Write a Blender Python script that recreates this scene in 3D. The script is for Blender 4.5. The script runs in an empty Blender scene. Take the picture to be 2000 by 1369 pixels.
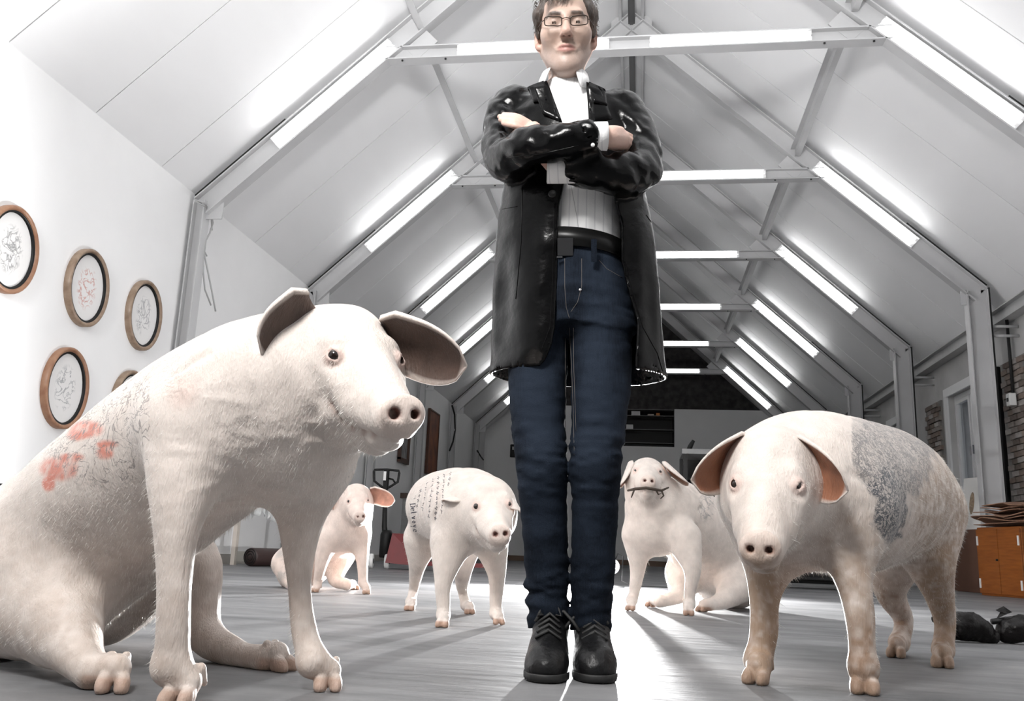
import bpy, bmesh, math, random
import numpy as np
from mathutils import Vector, Matrix

# ------------------------------------------------------------------ camera
F_PX, PITCH, YAW, ROLL, CAM_Z = 1723.865, .2231, -.1487, .0405, .295
fw = np.array([math.sin(YAW)*math.cos(PITCH), math.cos(YAW)*math.cos(PITCH), math.sin(PITCH)])
r0 = np.array([math.cos(YAW), -math.sin(YAW), 0.0]); u0 = np.cross(r0, fw)
RR = math.cos(ROLL)*r0 + math.sin(ROLL)*u0
UU = -math.sin(ROLL)*r0 + math.cos(ROLL)*u0
CAM = np.array([0, 0, CAM_Z])
scene = bpy.context.scene
COL = scene.collection
cam_d = bpy.data.cameras.new('camera'); cam = bpy.data.objects.new('camera', cam_d); COL.objects.link(cam)
M = Matrix(((RR[0], UU[0], -fw[0], 0), (RR[1], UU[1], -fw[1], 0), (RR[2], UU[2], -fw[2], CAM_Z), (0, 0, 0, 1)))
cam.matrix_world = M
cam_d.sensor_fit = 'HORIZONTAL'; cam_d.sensor_width = 36.0; cam_d.lens = F_PX/2000*36.0
cam_d.clip_start = .02; cam_d.clip_end = 200
scene.camera = cam
# ------------------------------------------------------------------ world and lights
w = bpy.data.worlds.new('world'); scene.world = w; w.use_nodes = True
bg = w.node_tree.nodes['Background']; bg.inputs[0].default_value = (.80, .86, 1, 1); bg.inputs[1].default_value = .55
def area(name, loc, target, size, power, col=(1, 1, 1), spread=180):
    d = bpy.data.lights.new(name, 'AREA'); d.shape = 'DISK'; d.size = size; d.energy = power; d.color = col
    d.spread = math.radians(spread)
    o = bpy.data.objects.new(name, d); COL.objects.link(o); o.location = loc
    o.rotation_euler = (Vector(target)-Vector(loc)).to_track_quat('-Z', 'Y').to_euler(); return o
KEY = area('flash_softbox_key', (-.95, -.25, 3.1), (-.25, 2.3, .85), .9, 52, (1, .985, .965), 100)
WALLF = area('flash_softbox_wall', (-3.4, 1.2, 3.4), (-5.0, 6.6, 2.6), 1.0, 62, (1, 1, 1), 120)
BOUNCE = area('flash_bounce', (-.6, -1.5, 2.4), (-.7, 5.6, 7.2), .9, 215, (1, 1, 1), 70)
def point(name, loc, power, r, col=(1, 1, 1)):
    d = bpy.data.lights.new(name, 'POINT'); d.energy = power; d.shadow_soft_size = r; d.color = col
    o = bpy.data.objects.new(name, d); COL.objects.link(o); o.location = loc; return o
LAMP = (-.255, 8.52, .19)
scene.view_settings.view_transform = 'Standard'; scene.view_settings.look = 'None'
scene.view_settings.exposure = 0.0; scene.view_settings.gamma = 1.0
scene.view_settings.use_curve_mapping = False
rnd = random.Random(7)
nrs = np.random.RandomState(11)

# ------------------------------------------------------------------ helpers
def ray(u, v): return fw + (u-1000)/F_PX*RR - (v-684.5)/F_PX*UU
def at(u, v, Y): d = ray(u, v); return CAM + d*(Y/d[1])
def atx(u, v, X): d = ray(u, v); return CAM + d*(X/d[0])
def atz(u, v, Z=0.0): d = ray(u, v); return CAM + d*((Z-CAM_Z)/d[2])
V = lambda *a: np.array(a if len(a) > 1 else a[0], float)
def unit(v): v = np.asarray(v, float); return v/np.linalg.norm(v)

class MB:
    def __init__(s): s.v = []; s.f = []; s.sm = []
    def add(s, vs, fs, smooth=False):
        o = len(s.v); s.v += [tuple(map(float, p)) for p in vs]; s.f += [tuple(i+o for i in f) for f in fs]
        s.sm += [smooth]*len(fs); return s
    def box(s, c, size, R=None, bev=0):
        c = V(c); h = V(size)/2
        R = np.eye(3) if R is None else np.asarray(R)
        vs = [c + R@(h*V(a, b, d)) for a in (-1, 1) for b in (-1, 1) for d in (-1, 1)]
        return s.add(vs, [(0, 1, 3, 2), (4, 6, 7, 5), (0, 4, 5, 1), (2, 3, 7, 6), (0, 2, 6, 4), (1, 5, 7, 3)])
    def bar(s, a, b, w, h, up=(0, 0, 1)):
        a = V(a); b = V(b); x = unit(b-a); y = unit(np.cross(up, x)); z = np.cross(x, y)
        return s.box((a+b)/2, (np.linalg.norm(b-a), w, h), np.stack([x, y, z], 1))
    def tube(s, pts, r, n=10, cap=True, smooth=True, flat=1.0, ref=None):
        pts = [V(p) for p in pts]; m = len(pts); rs = r if hasattr(r, '__len__') else [r]*m
        prev = None; vs = []; fs = []
        for i, p in enumerate(pts):
            t = unit(pts[min(i+1, m-1)]-pts[max(i-1, 0)])
            if prev is None:
                a = V(0, 0, 1) if ref is None else V(ref)
                if abs(t@unit(a)) > .95: a = V(1, 0, 0)
                prev = unit(a-t*(a@t))
            prev = unit(prev-t*(prev@t)); b = np.cross(t, prev)
            for k in range(n):
                an = 2*math.pi*k/n; vs.append(p+rs[i]*(math.cos(an)*prev*flat+math.sin(an)*b))
        for i in range(m-1):
            for k in range(n):
                fs.append((i*n+k, i*n+(k+1) % n, (i+1)*n+(k+1) % n, (i+1)*n+k))
        if cap: fs += [tuple(range(n-1, -1, -1)), tuple((m-1)*n+k for k in range(n))]
        return s.add(vs, fs, smooth)
    def lathe(s, prof, c=(0, 0, 0), R=None, n=24, smooth=True, sx=1, sy=1):
        c = V(c); R = np.eye(3) if R is None else np.asarray(R); vs = []; fs = []; m = len(prof)
        for r, z in prof:
            for k in range(n):
                a = 2*math.pi*k/n; vs.append(c+R@V(r*math.cos(a)*sx, r*math.sin(a)*sy, z))
        for i in range(m-1):
            for k in range(n): fs.append((i*n+k, i*n+(k+1) % n, (i+1)*n+(k+1) % n, (i+1)*n+k))
        return s.add(vs, fs, smooth)
    def grid(s, P, smooth=True, closed=False):       # P[i][j] -> points
        P = np.asarray(P, float); m, n = P.shape[:2]; fs = []
        for i in range(m-1):
            for j in range(n if closed else n-1): fs.append((i*n+j, i*n+(j+1) % n, (i+1)*n+(j+1) % n, (i+1)*n+j))
        return s.add(P.reshape(-1, 3), fs, smooth)
    def slab(s, P, t, smooth=True):                  # open grid with thickness t
        P = np.asarray(P, float); m, n = P.shape[:2]
        du = np.gradient(P, axis=0); dv = np.gradient(P, axis=1); N = np.cross(du, dv)
        N /= np.linalg.norm(N, axis=2, keepdims=True)+1e-9
        tt = t if np.ndim(t) == 0 else np.asarray(t)[..., None]
        A = (P+N*tt/2).reshape(-1, 3); B = (P-N*tt/2).reshape(-1, 3); k = m*n; fs = []
        I = lambda i, j: i*n+j
        for i in range(m-1):
            for j in range(n-1):
                q = (I(i, j), I(i+1, j), I(i+1, j+1), I(i, j+1)); fs.append(q); fs.append(tuple(x+k for x in q[::-1]))
        for i in range(m-1):
            for j in (0, n-1):
                a, b = I(i, j), I(i+1, j); q = (a, b, b+k, a+k); fs.append(q if j else q[::-1])
        for j in range(n-1):
            for i in (0, m-1):
                a, b = I(i, j), I(i, j+1); q = (a, b, b+k, a+k); fs.append(q[::-1] if i else q)
        return s.add(np.concatenate([A, B]), fs, smooth)
    def mesh(s, name, mt):
        me = bpy.data.meshes.new(name); me.from_pydata(s.v, [], s.f); me.polygons.foreach_set('use_smooth', s.sm)
        me.materials.append(mt); me.update(); return me
    def build(s, name, mt, parent=None, loc=(0, 0, 0), bevel=0, seg=2):
        o = bpy.data.objects.new(name, s.mesh(name, mt)); COL.objects.link(o); o.location = loc
        if parent is not None: o.parent = parent
        if bevel:
            b = o.modifiers.new('bevel', 'BEVEL'); b.width = bevel; b.segments = seg; b.limit_method = 'ANGLE'; b.angle_limit = .7
        return o

def tag(o, label=None, cat=None, group=None, kind=None):
    if label: o['label'] = label
    if cat: o['category'] = cat
    if group: o['group'] = group
    if kind: o['kind'] = kind
    return o
def thing(name, loc, label, cat, group=None):
    o = bpy.data.objects.new(name, None); COL.objects.link(o); o.location = loc; o.empty_display_size = .05
    return tag(o, label, cat, group)
def part(name, mesh, parent, loc=None, kind=None):
    o = bpy.data.objects.new(name, mesh); COL.objects.link(o); o.parent = parent
    if loc is not None: o.location = loc
    if kind: o['kind'] = kind
    return o
def struct(o): o['kind'] = 'structure'; return o

# ------------------------------------------------------------------ materials
def mat(name, col, rough=.5, metal=0, var=0, vscale=8, bump=0, bscale=40, col2=None, emit=0, spec=.5, stretch=None, detail=4, sss=0, attr=None, coat=0):
    m = bpy.data.materials.new(name); m.use_nodes = True; nt = m.node_tree; N = nt.nodes; L = nt.links
    p = N['Principled BSDF']; p.inputs['Base Color'].default_value = (*col, 1); p.inputs['Roughness'].default_value = rough
    p.inputs['Metallic'].default_value = metal; p.inputs['Specular IOR Level'].default_value = spec
    if coat: p.inputs['Coat Weight'].default_value = coat; p.inputs['Coat Roughness'].default_value = .15
    if sss: p.inputs['Subsurface Weight'].default_value = sss; p.inputs['Subsurface Radius'].default_value = (.02, .01, .006); p.inputs['Subsurface Scale'].default_value = .6
    tc = N.new('ShaderNodeTexCoord'); src = tc.outputs['Object']
    if stretch:
        mp = N.new('ShaderNodeMapping'); mp.inputs['Scale'].default_value = stretch; L.new(src, mp.inputs[0]); src = mp.outputs[0]
    if var or col2:
        n = N.new('ShaderNodeTexNoise'); n.inputs['Scale'].default_value = vscale; n.inputs['Detail'].default_value = detail; L.new(src, n.inputs['Vector'])
        r = N.new('ShaderNodeValToRGB'); r.color_ramp.elements[0].position = .3; r.color_ramp.elements[1].position = .7
        c2 = col2 if col2 else tuple(min(1, x*(1+var)) for x in col); c1 = col if col2 else tuple(x*(1-var) for x in col)
        r.color_ramp.elements[0].color = (*c1, 1); r.color_ramp.elements[1].color = (*c2, 1)
        L.new(n.outputs['Fac'], r.inputs[0]); L.new(r.outputs[0], p.inputs['Base Color'])
    if bump:
        n = N.new('ShaderNodeTexNoise'); n.inputs['Scale'].default_value = bscale; n.inputs['Detail'].default_value = 5; L.new(src, n.inputs['Vector'])
        b = N.new('ShaderNodeBump'); b.inputs['Strength'].default_value = bump; b.inputs['Distance'].default_value = .01
        L.new(n.outputs['Fac'], b.inputs['Height']); L.new(b.outputs[0], p.inputs['Normal'])
    if emit: p.inputs['Emission Color'].default_value = (*col, 1); p.inputs['Emission Strength'].default_value = emit
    return m
def clear_glass(m, fac=.06):
    """thin pane: see-through with a faint reflection"""
    nt = m.node_tree; N = nt.nodes; N.remove(N['Principled BSDF']); t = N.new('ShaderNodeBsdfTransparent'); t.inputs[0].default_value = (.97, .98, .98, 1)
    g = N.new('ShaderNodeBsdfGlossy'); g.inputs['Roughness'].default_value = .02; x = N.new('ShaderNodeMixShader'); x.inputs[0].default_value = fac
    nt.links.new(t.outputs[0], x.inputs[1]); nt.links.new(g.outputs[0], x.inputs[2]); nt.links.new(x.outputs[0], N['Material Output'].inputs['Surface']); return m
MT = {}
MT['wall'] = mat('white_plaster', (.86, .86, .86), .85, var=.02, vscale=1.5, bump=.08, bscale=25)
MT['roof'] = mat('white_panel_paint', (.85, .85, .855), .55, var=.03, vscale=1.2, stretch=(1, .4, 1))
MT['steel'] = mat('white_painted_steel', (.50, .50, .505), .45, var=.04, vscale=3)
MT['dark'] = mat('black_steel', (.015, .015, .015), .5, spec=.25)
MT['tube'] = mat('lamp_tube_glow', (1, 1, 1), .5, emit=7)
MT['diff'] = mat('lamp_tray_white', (.85, .85, .85), .4)
MT['blackbrick'] = mat('soot_dark_brick', (.018, .017, .017), .85, bump=.5, bscale=18, col2=(.06, .055, .055), vscale=6)
MT['wood'] = mat('brown_wood', (.23, .12, .06), .5, col2=(.36, .2, .1), vscale=6, stretch=(1, 1, 12))
MT['chrome'] = mat('bright_metal', (.75, .75, .76), .2, metal=1)
MT['black'] = mat('matt_black', (.008, .008, .008), .45, spec=.25)
# ================================================================== room shell
XL, XR, YB, YF = -5.05, 5.02, 28.5, -11.0
XC, TAN = -.18, .93
def roofz(x): return 4.12 + TAN*((x+5.05) if x <= XC else (2*XC+5.05-x))
# floor
m = bpy.data.materials.new('polished_concrete'); m.use_nodes = True; nt = m.node_tree; N = nt.nodes; L = nt.links
p = N['Principled BSDF']; tc = N.new('ShaderNodeTexCoord')
mp = N.new('ShaderNodeMapping'); mp.inputs['Scale'].default_value = (.55, 1.5, 1); mp.inputs['Rotation'].default_value = (0, 0, .12); L.new(tc.outputs['Object'], mp.inputs[0])
n1 = N.new('ShaderNodeTexNoise'); n1.inputs['Scale'].default_value = 1.7; n1.inputs['Detail'].default_value = 9; n1.inputs['Roughness'].default_value = .62; n1.inputs['Distortion'].default_value = .6; L.new(mp.outputs[0], n1.inputs['Vector'])
r1 = N.new('ShaderNodeValToRGB'); e = r1.color_ramp.elements; e[0].position = .34; e[0].color = (.09, .092, .097, 1); e[1].position = .68; e[1].color = (.23, .23, .235, 1)
L.new(n1.outputs['Fac'], r1.inputs[0]); L.new(r1.outputs[0], p.inputs['Base Color'])
n2 = N.new('ShaderNodeTexNoise'); n2.inputs['Scale'].default_value = 9; n2.inputs['Detail'].default_value = 8; L.new(mp.outputs[0], n2.inputs['Vector'])
r2 = N.new('ShaderNodeMapRange'); r2.inputs['To Min'].default_value = .38; r2.inputs['To Max'].default_value = .62; L.new(n2.outputs['Fac'], r2.inputs['Value']); L.new(r2.outputs[0], p.inputs['Roughness'])
b = N.new('ShaderNodeBump'); b.inputs['Strength'].default_value = .10; b.inputs['Distance'].default_value = .02; L.new(n2.outputs['Fac'], b.inputs['Height']); L.new(b.outputs[0], p.inputs['Normal'])
MT['floor'] = m
struct(MB().box((-.015, (YB+YF)/2, -.1), (XR-XL+.6, YB-YF+.6, .2)).build('floor', MT['floor']))
# left wall, walls behind camera and at the back
struct(MB().box((XL-.1, (YB+YF)/2, 2.1), (.2, YB-YF, 4.26)).build('wall_left', MT['wall']))
wf = MB(); wf.add([(XL, YF, 0), (XR, YF, 0), (XR, YF, roofz(XR)), (XC, YF, 8.75), (XL, YF, 4.2), (XL, YF-.2, 0), (XR, YF-.2, 0), (XR, YF-.2, roofz(XR)), (XC, YF-.2, 8.75), (XL, YF-.2, 4.2)],
       [(0, 1, 2, 3, 4), (9, 8, 7, 6, 5), (0, 5, 6, 1), (1, 6, 7, 2), (2, 7, 8, 3), (3, 8, 9, 4), (4, 9, 5, 0)])
struct(wf.build('wall_front', mat('dark_grey_render', (.22, .22, .22), .9)))
# back gable: white panels below, soot-dark brick gable above, a recessed mezzanine opening with shelves
wb = MB()
wb.box(((XL-.68)/2, YB+.1, 2.5), (-.68-XL, .2, 5.0)); wb.box(((1.08+XR)/2, YB+.1, 2.47), (XR-1.08, .2, 4.94)); wb.box((.2, YB+.1, 1.86), (1.76, .2, 3.72))
WB = struct(wb.build('wall_back', MT['wall']))
g = MB(); zt = 4.94
g.add([(XL, YB+.12, zt), (XR, YB+.12, zt), (XR, YB+.12, 5.2), (XC, YB+.12, 8.75), (XL, YB+.12, 5.2)], [(0, 1, 2, 3, 4)])
g.add([(XL, YB+.3, zt), (XR, YB+.3, zt), (XR, YB+.3, 5.2), (XC, YB+.3, 8.75), (XL, YB+.3, 5.2)], [(4, 3, 2, 1, 0)])
struct(g.build('wall_back_gable', MT['blackbrick']))
# left part of the back wall goes up white behind the last truss
rc = MB(); rc.box((.2, YB+1.5, 4.3), (1.9, .05, 1.4)); rc.box((-.72, YB+.85, 4.3), (.06, 1.3, 1.4)); rc.box((1.1, YB+.85, 4.3), (.06, 1.3, 1.4)); rc.box((.2, YB+.85, 3.68), (1.9, 1.3, .06)); rc.box((.2, YB+.85, 4.97), (1.9, 1.3, .06))
struct(rc.build('wall_back_recess', MT['black']))
sh = thing('wall_shelf', (.2, YB+.25, 3.72), 'dark metal shelf rack inside the opening high in the end wall', 'shelf')
for z in (.12, .55, 1.0, 1.2): MB().box((0, 0, z), (1.72, .4, .02)).build('shelf_board', mat('grey_metal', (.12, .12, .12), .4), sh)
for x in (-.84, -.25, .35, .84): MB().bar((x, -.2, 0), (x, -.2, 1.22), .025, .025).build('upright', MT['steel'], sh)
for i, (x, z, sx, sz, c, nm) in enumerate([(-.17+.02, 4.72, .28, .14, (.7, .7, .7), 'white box on the upper board of the high wall shelf'), (.33, 4.72, .2, .05, (.55, .5, .45), 'flat beige parcel on the upper board of the high wall shelf'), (.56, 4.72, .12, .09, (.5, .2, .06), 'small orange box on the upper board of the high wall shelf'), (-.34, 4.27, .22, .15, (.75, .75, .75), 'white carton on the middle board of the high wall shelf'), (-.56, 4.27, .08, .19, (.6, .6, .6), 'slim grey carton on the middle board of the high wall shelf')]):
    bx = MB().box((0, 0, sz/2), (sx, .2, sz)); bx.box((0, -.101, sz*.7), (sx*.9, .004, .012))
    tag(bx.build('shelf_box', mat('carton', c, .7, var=.05), loc=(x, YB+.2, z+.011), bevel=.004), nm, 'box')

# ceiling of separate white panels
ceil = MB(); ceil.add([(XL-.2, YF-.3, roofz(XL-.2)+.12), (XC, YF-.3, roofz(XC)+.12), (XC, YB+.4, roofz(XC)+.12), (XL-.2, YB+.4, roofz(XL-.2)+.12), (XR+.3, YF-.3, roofz(XR+.3)+.12), (XR+.3, YB+.4, roofz(XR+.3)+.12)], [(0, 1, 2, 3), (1, 4, 5, 2)])
CEIL = struct(ceil.build('ceiling', MT['dark']))
PW = 3.529/3
ca, sa = math.cos(math.atan(TAN)), math.sin(math.atan(TAN))
def panel_mesh(side):
    x0, x1 = (XL-.15, XC) if side < 0 else (XC, XR+.25)
    b = MB(); g2 = .006
    n0 = V(0, 0, .06)
    a, c = V(x0, 0, roofz(x0)), V(x1, 0, roofz(x1))
    vs = []
    for q in (a, c):
        for y in (g2, PW-g2):
            vs += [q+V(0, y, 0), q+V(0, y, .06)]
    b.add(vs, [(0, 2, 6, 4), (1, 5, 7, 3), (0, 1, 3, 2), (4, 6, 7, 5), (0, 4, 5, 1), (2, 3, 7, 6)])
    return b.mesh('panel', MT['roof'])
pm = {-1: panel_mesh(-1), 1: panel_mesh(1)}
y = 8.705+.62-3.529*4+.0
y = 8.08-PW*16
while y < YB:
    for s_ in (-1, 1): part('panel', pm[s_], CEIL, (0, y, 0))
    y += PW

# ------------------------------------------------------------------ steel trusses
def ibeam(a, b, webdir, depth, width, tf=.014, tw=.012):
    """I-section; webdir = direction across the web (from flange to flange); flanges run in Y"""
    a, b, wd = V(a), V(b), unit(webdir); x = unit(b-a); wy = np.cross(wd, x); Ln = np.linalg.norm(b-a)
    R = np.stack([x, wy, wd], 1); c = (a+b)/2; mb = MB()
    mb.box(c+wd*(depth-tf)/2, (Ln, width, tf), R); mb.box(c-wd*(depth-tf)/2, (Ln, width, tf), R); mb.box(c, (Ln, tw, depth-2*tf), R)
    return mb
FW = .15
KL, KR = V(-5.0, 0, 4.03), V(4.645, 0, 4.03)          # outer upper knees
RID = V(XC, 0, 4.03+.93*4.82)
ORD = ['', 'second ', 'third ', 'fourth ', 'fifth ', 'sixth ', 'seventh ']
def lamp_fixture(p0, p1, nrm, label, group, wide=1.0):
    """twin tube strip light from p0 to p1, tubes facing -Y; nrm = direction across the tray"""
    p0, p1, nrm = V(p0), V(p1), unit(nrm); c = (p0+p1)/2; d = unit(p1-p0); Ln = np.linalg.norm(p1-p0)
    t = thing('strip_light', tuple(c), label, 'lamp', group)
    R = np.stack([d, V(0, 1, 0), np.cross(d, V(0, 1, 0))], 1)
    hb = MB(); hb.box((0, .025, 0), (Ln, .03, .13*wide), R); hb.box(R@V(0, 0, .062*wide), (Ln, .05, .008), R); hb.box(R@V(0, 0, -.062*wide), (Ln, .05, .008), R)
    hb.build('tray', MT['diff'], t)
    for s_ in (-1, 1):
        MB().tube([-d*(Ln/2-.04)+nrm*.032*wide*s_, d*(Ln/2-.04)+nrm*.032*wide*s_], .021*wide, 8).build('tube', MT['tube'], t)
        for e_ in (-1, 1): MB().box(d*e_*(Ln/2-.02)+nrm*.032*wide*s_, (.04, .045, .045), R).build('lamp_holder', MT['diff'], t)
    return t
for k in range(0, 6):
    Y = 8.705+3.529*k; yc = Y+FW/2
    t = thing('roof_truss', (XC, yc, 0), 'white steel roof frame with strip lights, %sfrom the dark end gable' % ('nearest one ' if k == 5 else ORD[5-k]), 'roof truss', 'steel roof trusses')
    O = V(-XC, -yc, 0)
    def P_(p, dy=0): return V(p[0], yc+dy, p[2])+O
    for s_, K in ((-1, KL), (1, KR)):
        sx = 1 if s_ < 0 else -1
        up = unit(V(-.93*sx, 0, 1)); lo = up*-.125
        ibeam(P_(K+lo), P_(V(XC, 0, K[2]+.93*abs(K[0]-XC))+lo), up, .25, FW).build('rafter', MT['steel'], t)
        dpt = .27 if s_ > 0 else .14
        cx = K[0]+sx*dpt/2
        ibeam(P_(V(cx, 0, 0)), P_(V(cx, 0, K[2]-.02)), V(1, 0, 0), dpt, FW).build('column', MT['steel'], t)
        # black cable strip along the upper flange below the light
        a = K+V(sx*.02, 0, .0186); b2 = K+V(sx*1.0, 0, .93*1.0)
        MB().bar(P_(a+up*.012, -FW/2+.02), P_(b2+up*.012, -FW/2+.02), .02, .03, up).build('cable_strip', MT['dark'], t)
        if s_ > 0: MB().bar(P_(V(K[0]+.012, 0, 0), -FW/2+.02), P_(V(K[0]+.012, 0, K[2]), -FW/2+.02), .02, .03, (1, 0, 0)).build('cable_strip', MT['dark'], t)
        if s_ > 0:
            for zb in (3.50, 3.37): MB().tube([P_(V(K[0], 0, zb)), P_(V(XR-.01, 0, zb))], .02, 8).build('wall_bracket', MT['steel'], t)
        # gusset plate in the knee
        MB().box(P_(K+V(sx*.2, 0, -.1)), (.26, .02, .26)).build('gusset_plate', MT['steel'], t)
        MB().bar(P_(V(sx*-2.43+XC+.0, 0, 5.76)), P_(V(sx*-2.2+XC, 0, 5.98)), .02, .2, up).build('gusset_plate', MT['steel'], t)
    MB().box(P_(V(XC, 0, 8.27)), (.62, .03, .34)).build('ridge_plate', MT['steel'], t)
    ibeam(P_(V(-2.9, 0, 5.75)), P_(V(2.58, 0, 5.75)), V(0, 0, 1), .16, FW).build('collar_beam', MT['steel'], t)
    MB().bar(P_(V(-2.8, 0, 5.689), -.05), P_(V(2.48, 0, 5.689), -.05), .012, .01).build('cable_strip', MT['dark'], t)
    for x in (-2.7, -2.2, 1.9, 2.4):
        MB().tube([P_(V(x, 0, 5.655), -.04), P_(V(x, 0, 5.69), -.04)], .012, 6).build('bolt', MT['dark'], t)
    zc = 5.755
    for s_ in (-1, 1):
        lamp_fixture((XC+.03+1.07*s_-.85, Y+.045, zc), (XC+.03+1.07*s_+.85, Y+.045, zc), (0, 0, 1), 'strip light on the collar beam, %s half, %sframe from the end gable' % ('picture wall' if s_ < 0 else 'window wall', ORD[5-k] or 'first '), 'strip lights on the collar beams')
    for s_, K, nm in ((-1, KL, 'picture wall'), (1, KR, 'window wall')):
        sx = 1 if s_ < 0 else -1; up = unit(V(-.93*sx, 0, 1)); d = unit(V(sx, 0, .93)); base = K-up*.135
        Lt = 2.13*math.sqrt(1+.93**2)
        lamp_fixture(base+d*(Lt-1.82)+V(0, Y+.04, 0), base+d*(Lt-.06)+V(0, Y+.04, 0), up, 'strip light on the rafter over the %s, %sframe from the end gable' % (nm, ORD[5-k] or 'first '), 'strip lights on the rafters over the %s' % nm, 1.45)
# purlins between the trusses, one length per bay
for k in range(-1, 5):
    Y0 = 8.705+3.529*k+FW/2
    for x, nm in ((-2.53, 'picture wall'), (2.2, 'window wall')):
        mb = MB(); mb.box((0, 3.529/2, 0), (.012, 3.50, .12)); mb.box((-.03, 3.529/2, .055), (.07, 3.50, .012)); mb.box((.03, 3.529/2, -.055), (.07, 3.50, .012))
        tag(mb.build('purlin', MT['steel'], loc=(x, Y0, 6.1)), 'steel purlin on the %s side, %sbay from the end gable' % (nm, ORD[4-k] or 'first '), 'beam', 'purlins on the %s side' % nm)
for dx, wd, zz in ((0, .10, .28), (-.17, .05, .22), (.17, .05, .22)):
    mb = MB(); mb.box((0, 12, 0), (wd, 33, .06)); mb.box((0, 12, -.035), (wd*.55, 33, .02))
    lab = {0: 'dark broad track running along the roof ridge', -.17: 'narrow white rail along the ridge on the picture wall side', .17: 'narrow white rail along the ridge on the window wall side'}[dx]
    tag(mb.build('ridge_rail', mat('ridge_grey', (.09, .09, .09), .5) if dx == 0 else MT['steel'], loc=(XC+dx, 0, 8.62-zz)), lab, 'rail')

# ------------------------------------------------------------------ right wall with windows, brick and eave beam
YW = [(13.80, 15.22), (17.33, 18.75), (20.86, 22.28), (10.27, 11.69), (6.74, 8.16)]
ZS, ZH = 1.0, 3.06
def wall_with_holes():
    mb = MB(); ys = sorted(YW); y = YF
    t = .3; xc = XR+t/2
    for a, b_ in ys:
        mb.box((xc, (y+a)/2, 2), (t, a-y, 4)); mb.box((xc, (a+b_)/2, ZS/2), (t, b_-a, ZS)); mb.box((xc, (a+b_)/2, (ZH+4)/2), (t, b_-a, 4-ZH)); y = b_
    mb.box((xc, (y+YB)/2, 2), (t, YB-y, 4)); return mb
struct(wall_with_holes().build('wall_right', mat('grey_plaster', (.46, .455, .45), .85, var=.12, vscale=2, bump=.2, bscale=20)))
MT['wframe'] = mat('white_window_paint', (.72, .72, .72), .4)
gm = bpy.data.materials.new('window_glass'); gm.use_nodes = True; clear_glass(gm, .035)
for i, (a, b_) in enumerate(YW):
    wn = bpy.data.objects.new('window_%d' % (i+1), None); COL.objects.link(wn); wn.location = (XR+.14, (a+b_)/2, ZS); struct(wn)
    W, H = b_-a, ZH-ZS
    fr = MB()
    for yy in (-W/2+.04, W/2-.04): fr.box((0, yy, H/2), (.09, .08, H))
    for zz in (.04, H-.04): fr.box((0, 0, zz), (.09, W-.16, .08))
    fr.build('window_frame', MT['wframe'], wn)
    for s_ in (-1, 1):
        sash = MB(); w2 = W/2-.09; yc = s_*(W/4-.02)
        for yy in (-w2/2+.03, w2/2-.03): sash.box((-.03, yc+yy, H/2), (.06, .06, H-.18))
        for zz in (.12, H-.12): sash.box((-.03, yc, zz), (.06, w2-.12, .06))
        so = sash.build('sash', MT['wframe'], wn)
        MB().box((-.03, yc, H/2), (.008, w2-.1, H-.26)).build('pane', gm, so)
        MB().bar((-.08, yc-s_*w2*.44, H/2+.0), (-.08, yc-s_*w2*.44, H/2+.14), .02, .02, (1, 0, 0)).build('handle', MT['chrome'], so)
    MB().box((-.12, 0, -.02), (.34, W+.1, .04)).build('window_sill', MT['wframe'], wn)
    lin = MB(); lin.box((-.155, 0, H+.06), (.03, W+.28, .14))
    for s_ in (-1, 1): lin.box((-.155, s_*(W/2+.07), H/2), (.03, .14, H))
    lin.build('window_lining', MT['wframe'], wn)
# eave beam and pipe along the right wall
tag(ibeam((4.93, YF+.2, 3.72), (4.93, YB-.1, 3.72), (0, 0, 1), .2, .16).build('eave_beam', mat('grey_steel', (.42, .42, .42), .5, var=.06)), 'grey steel beam running along the eaves over the windows', 'beam')
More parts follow.
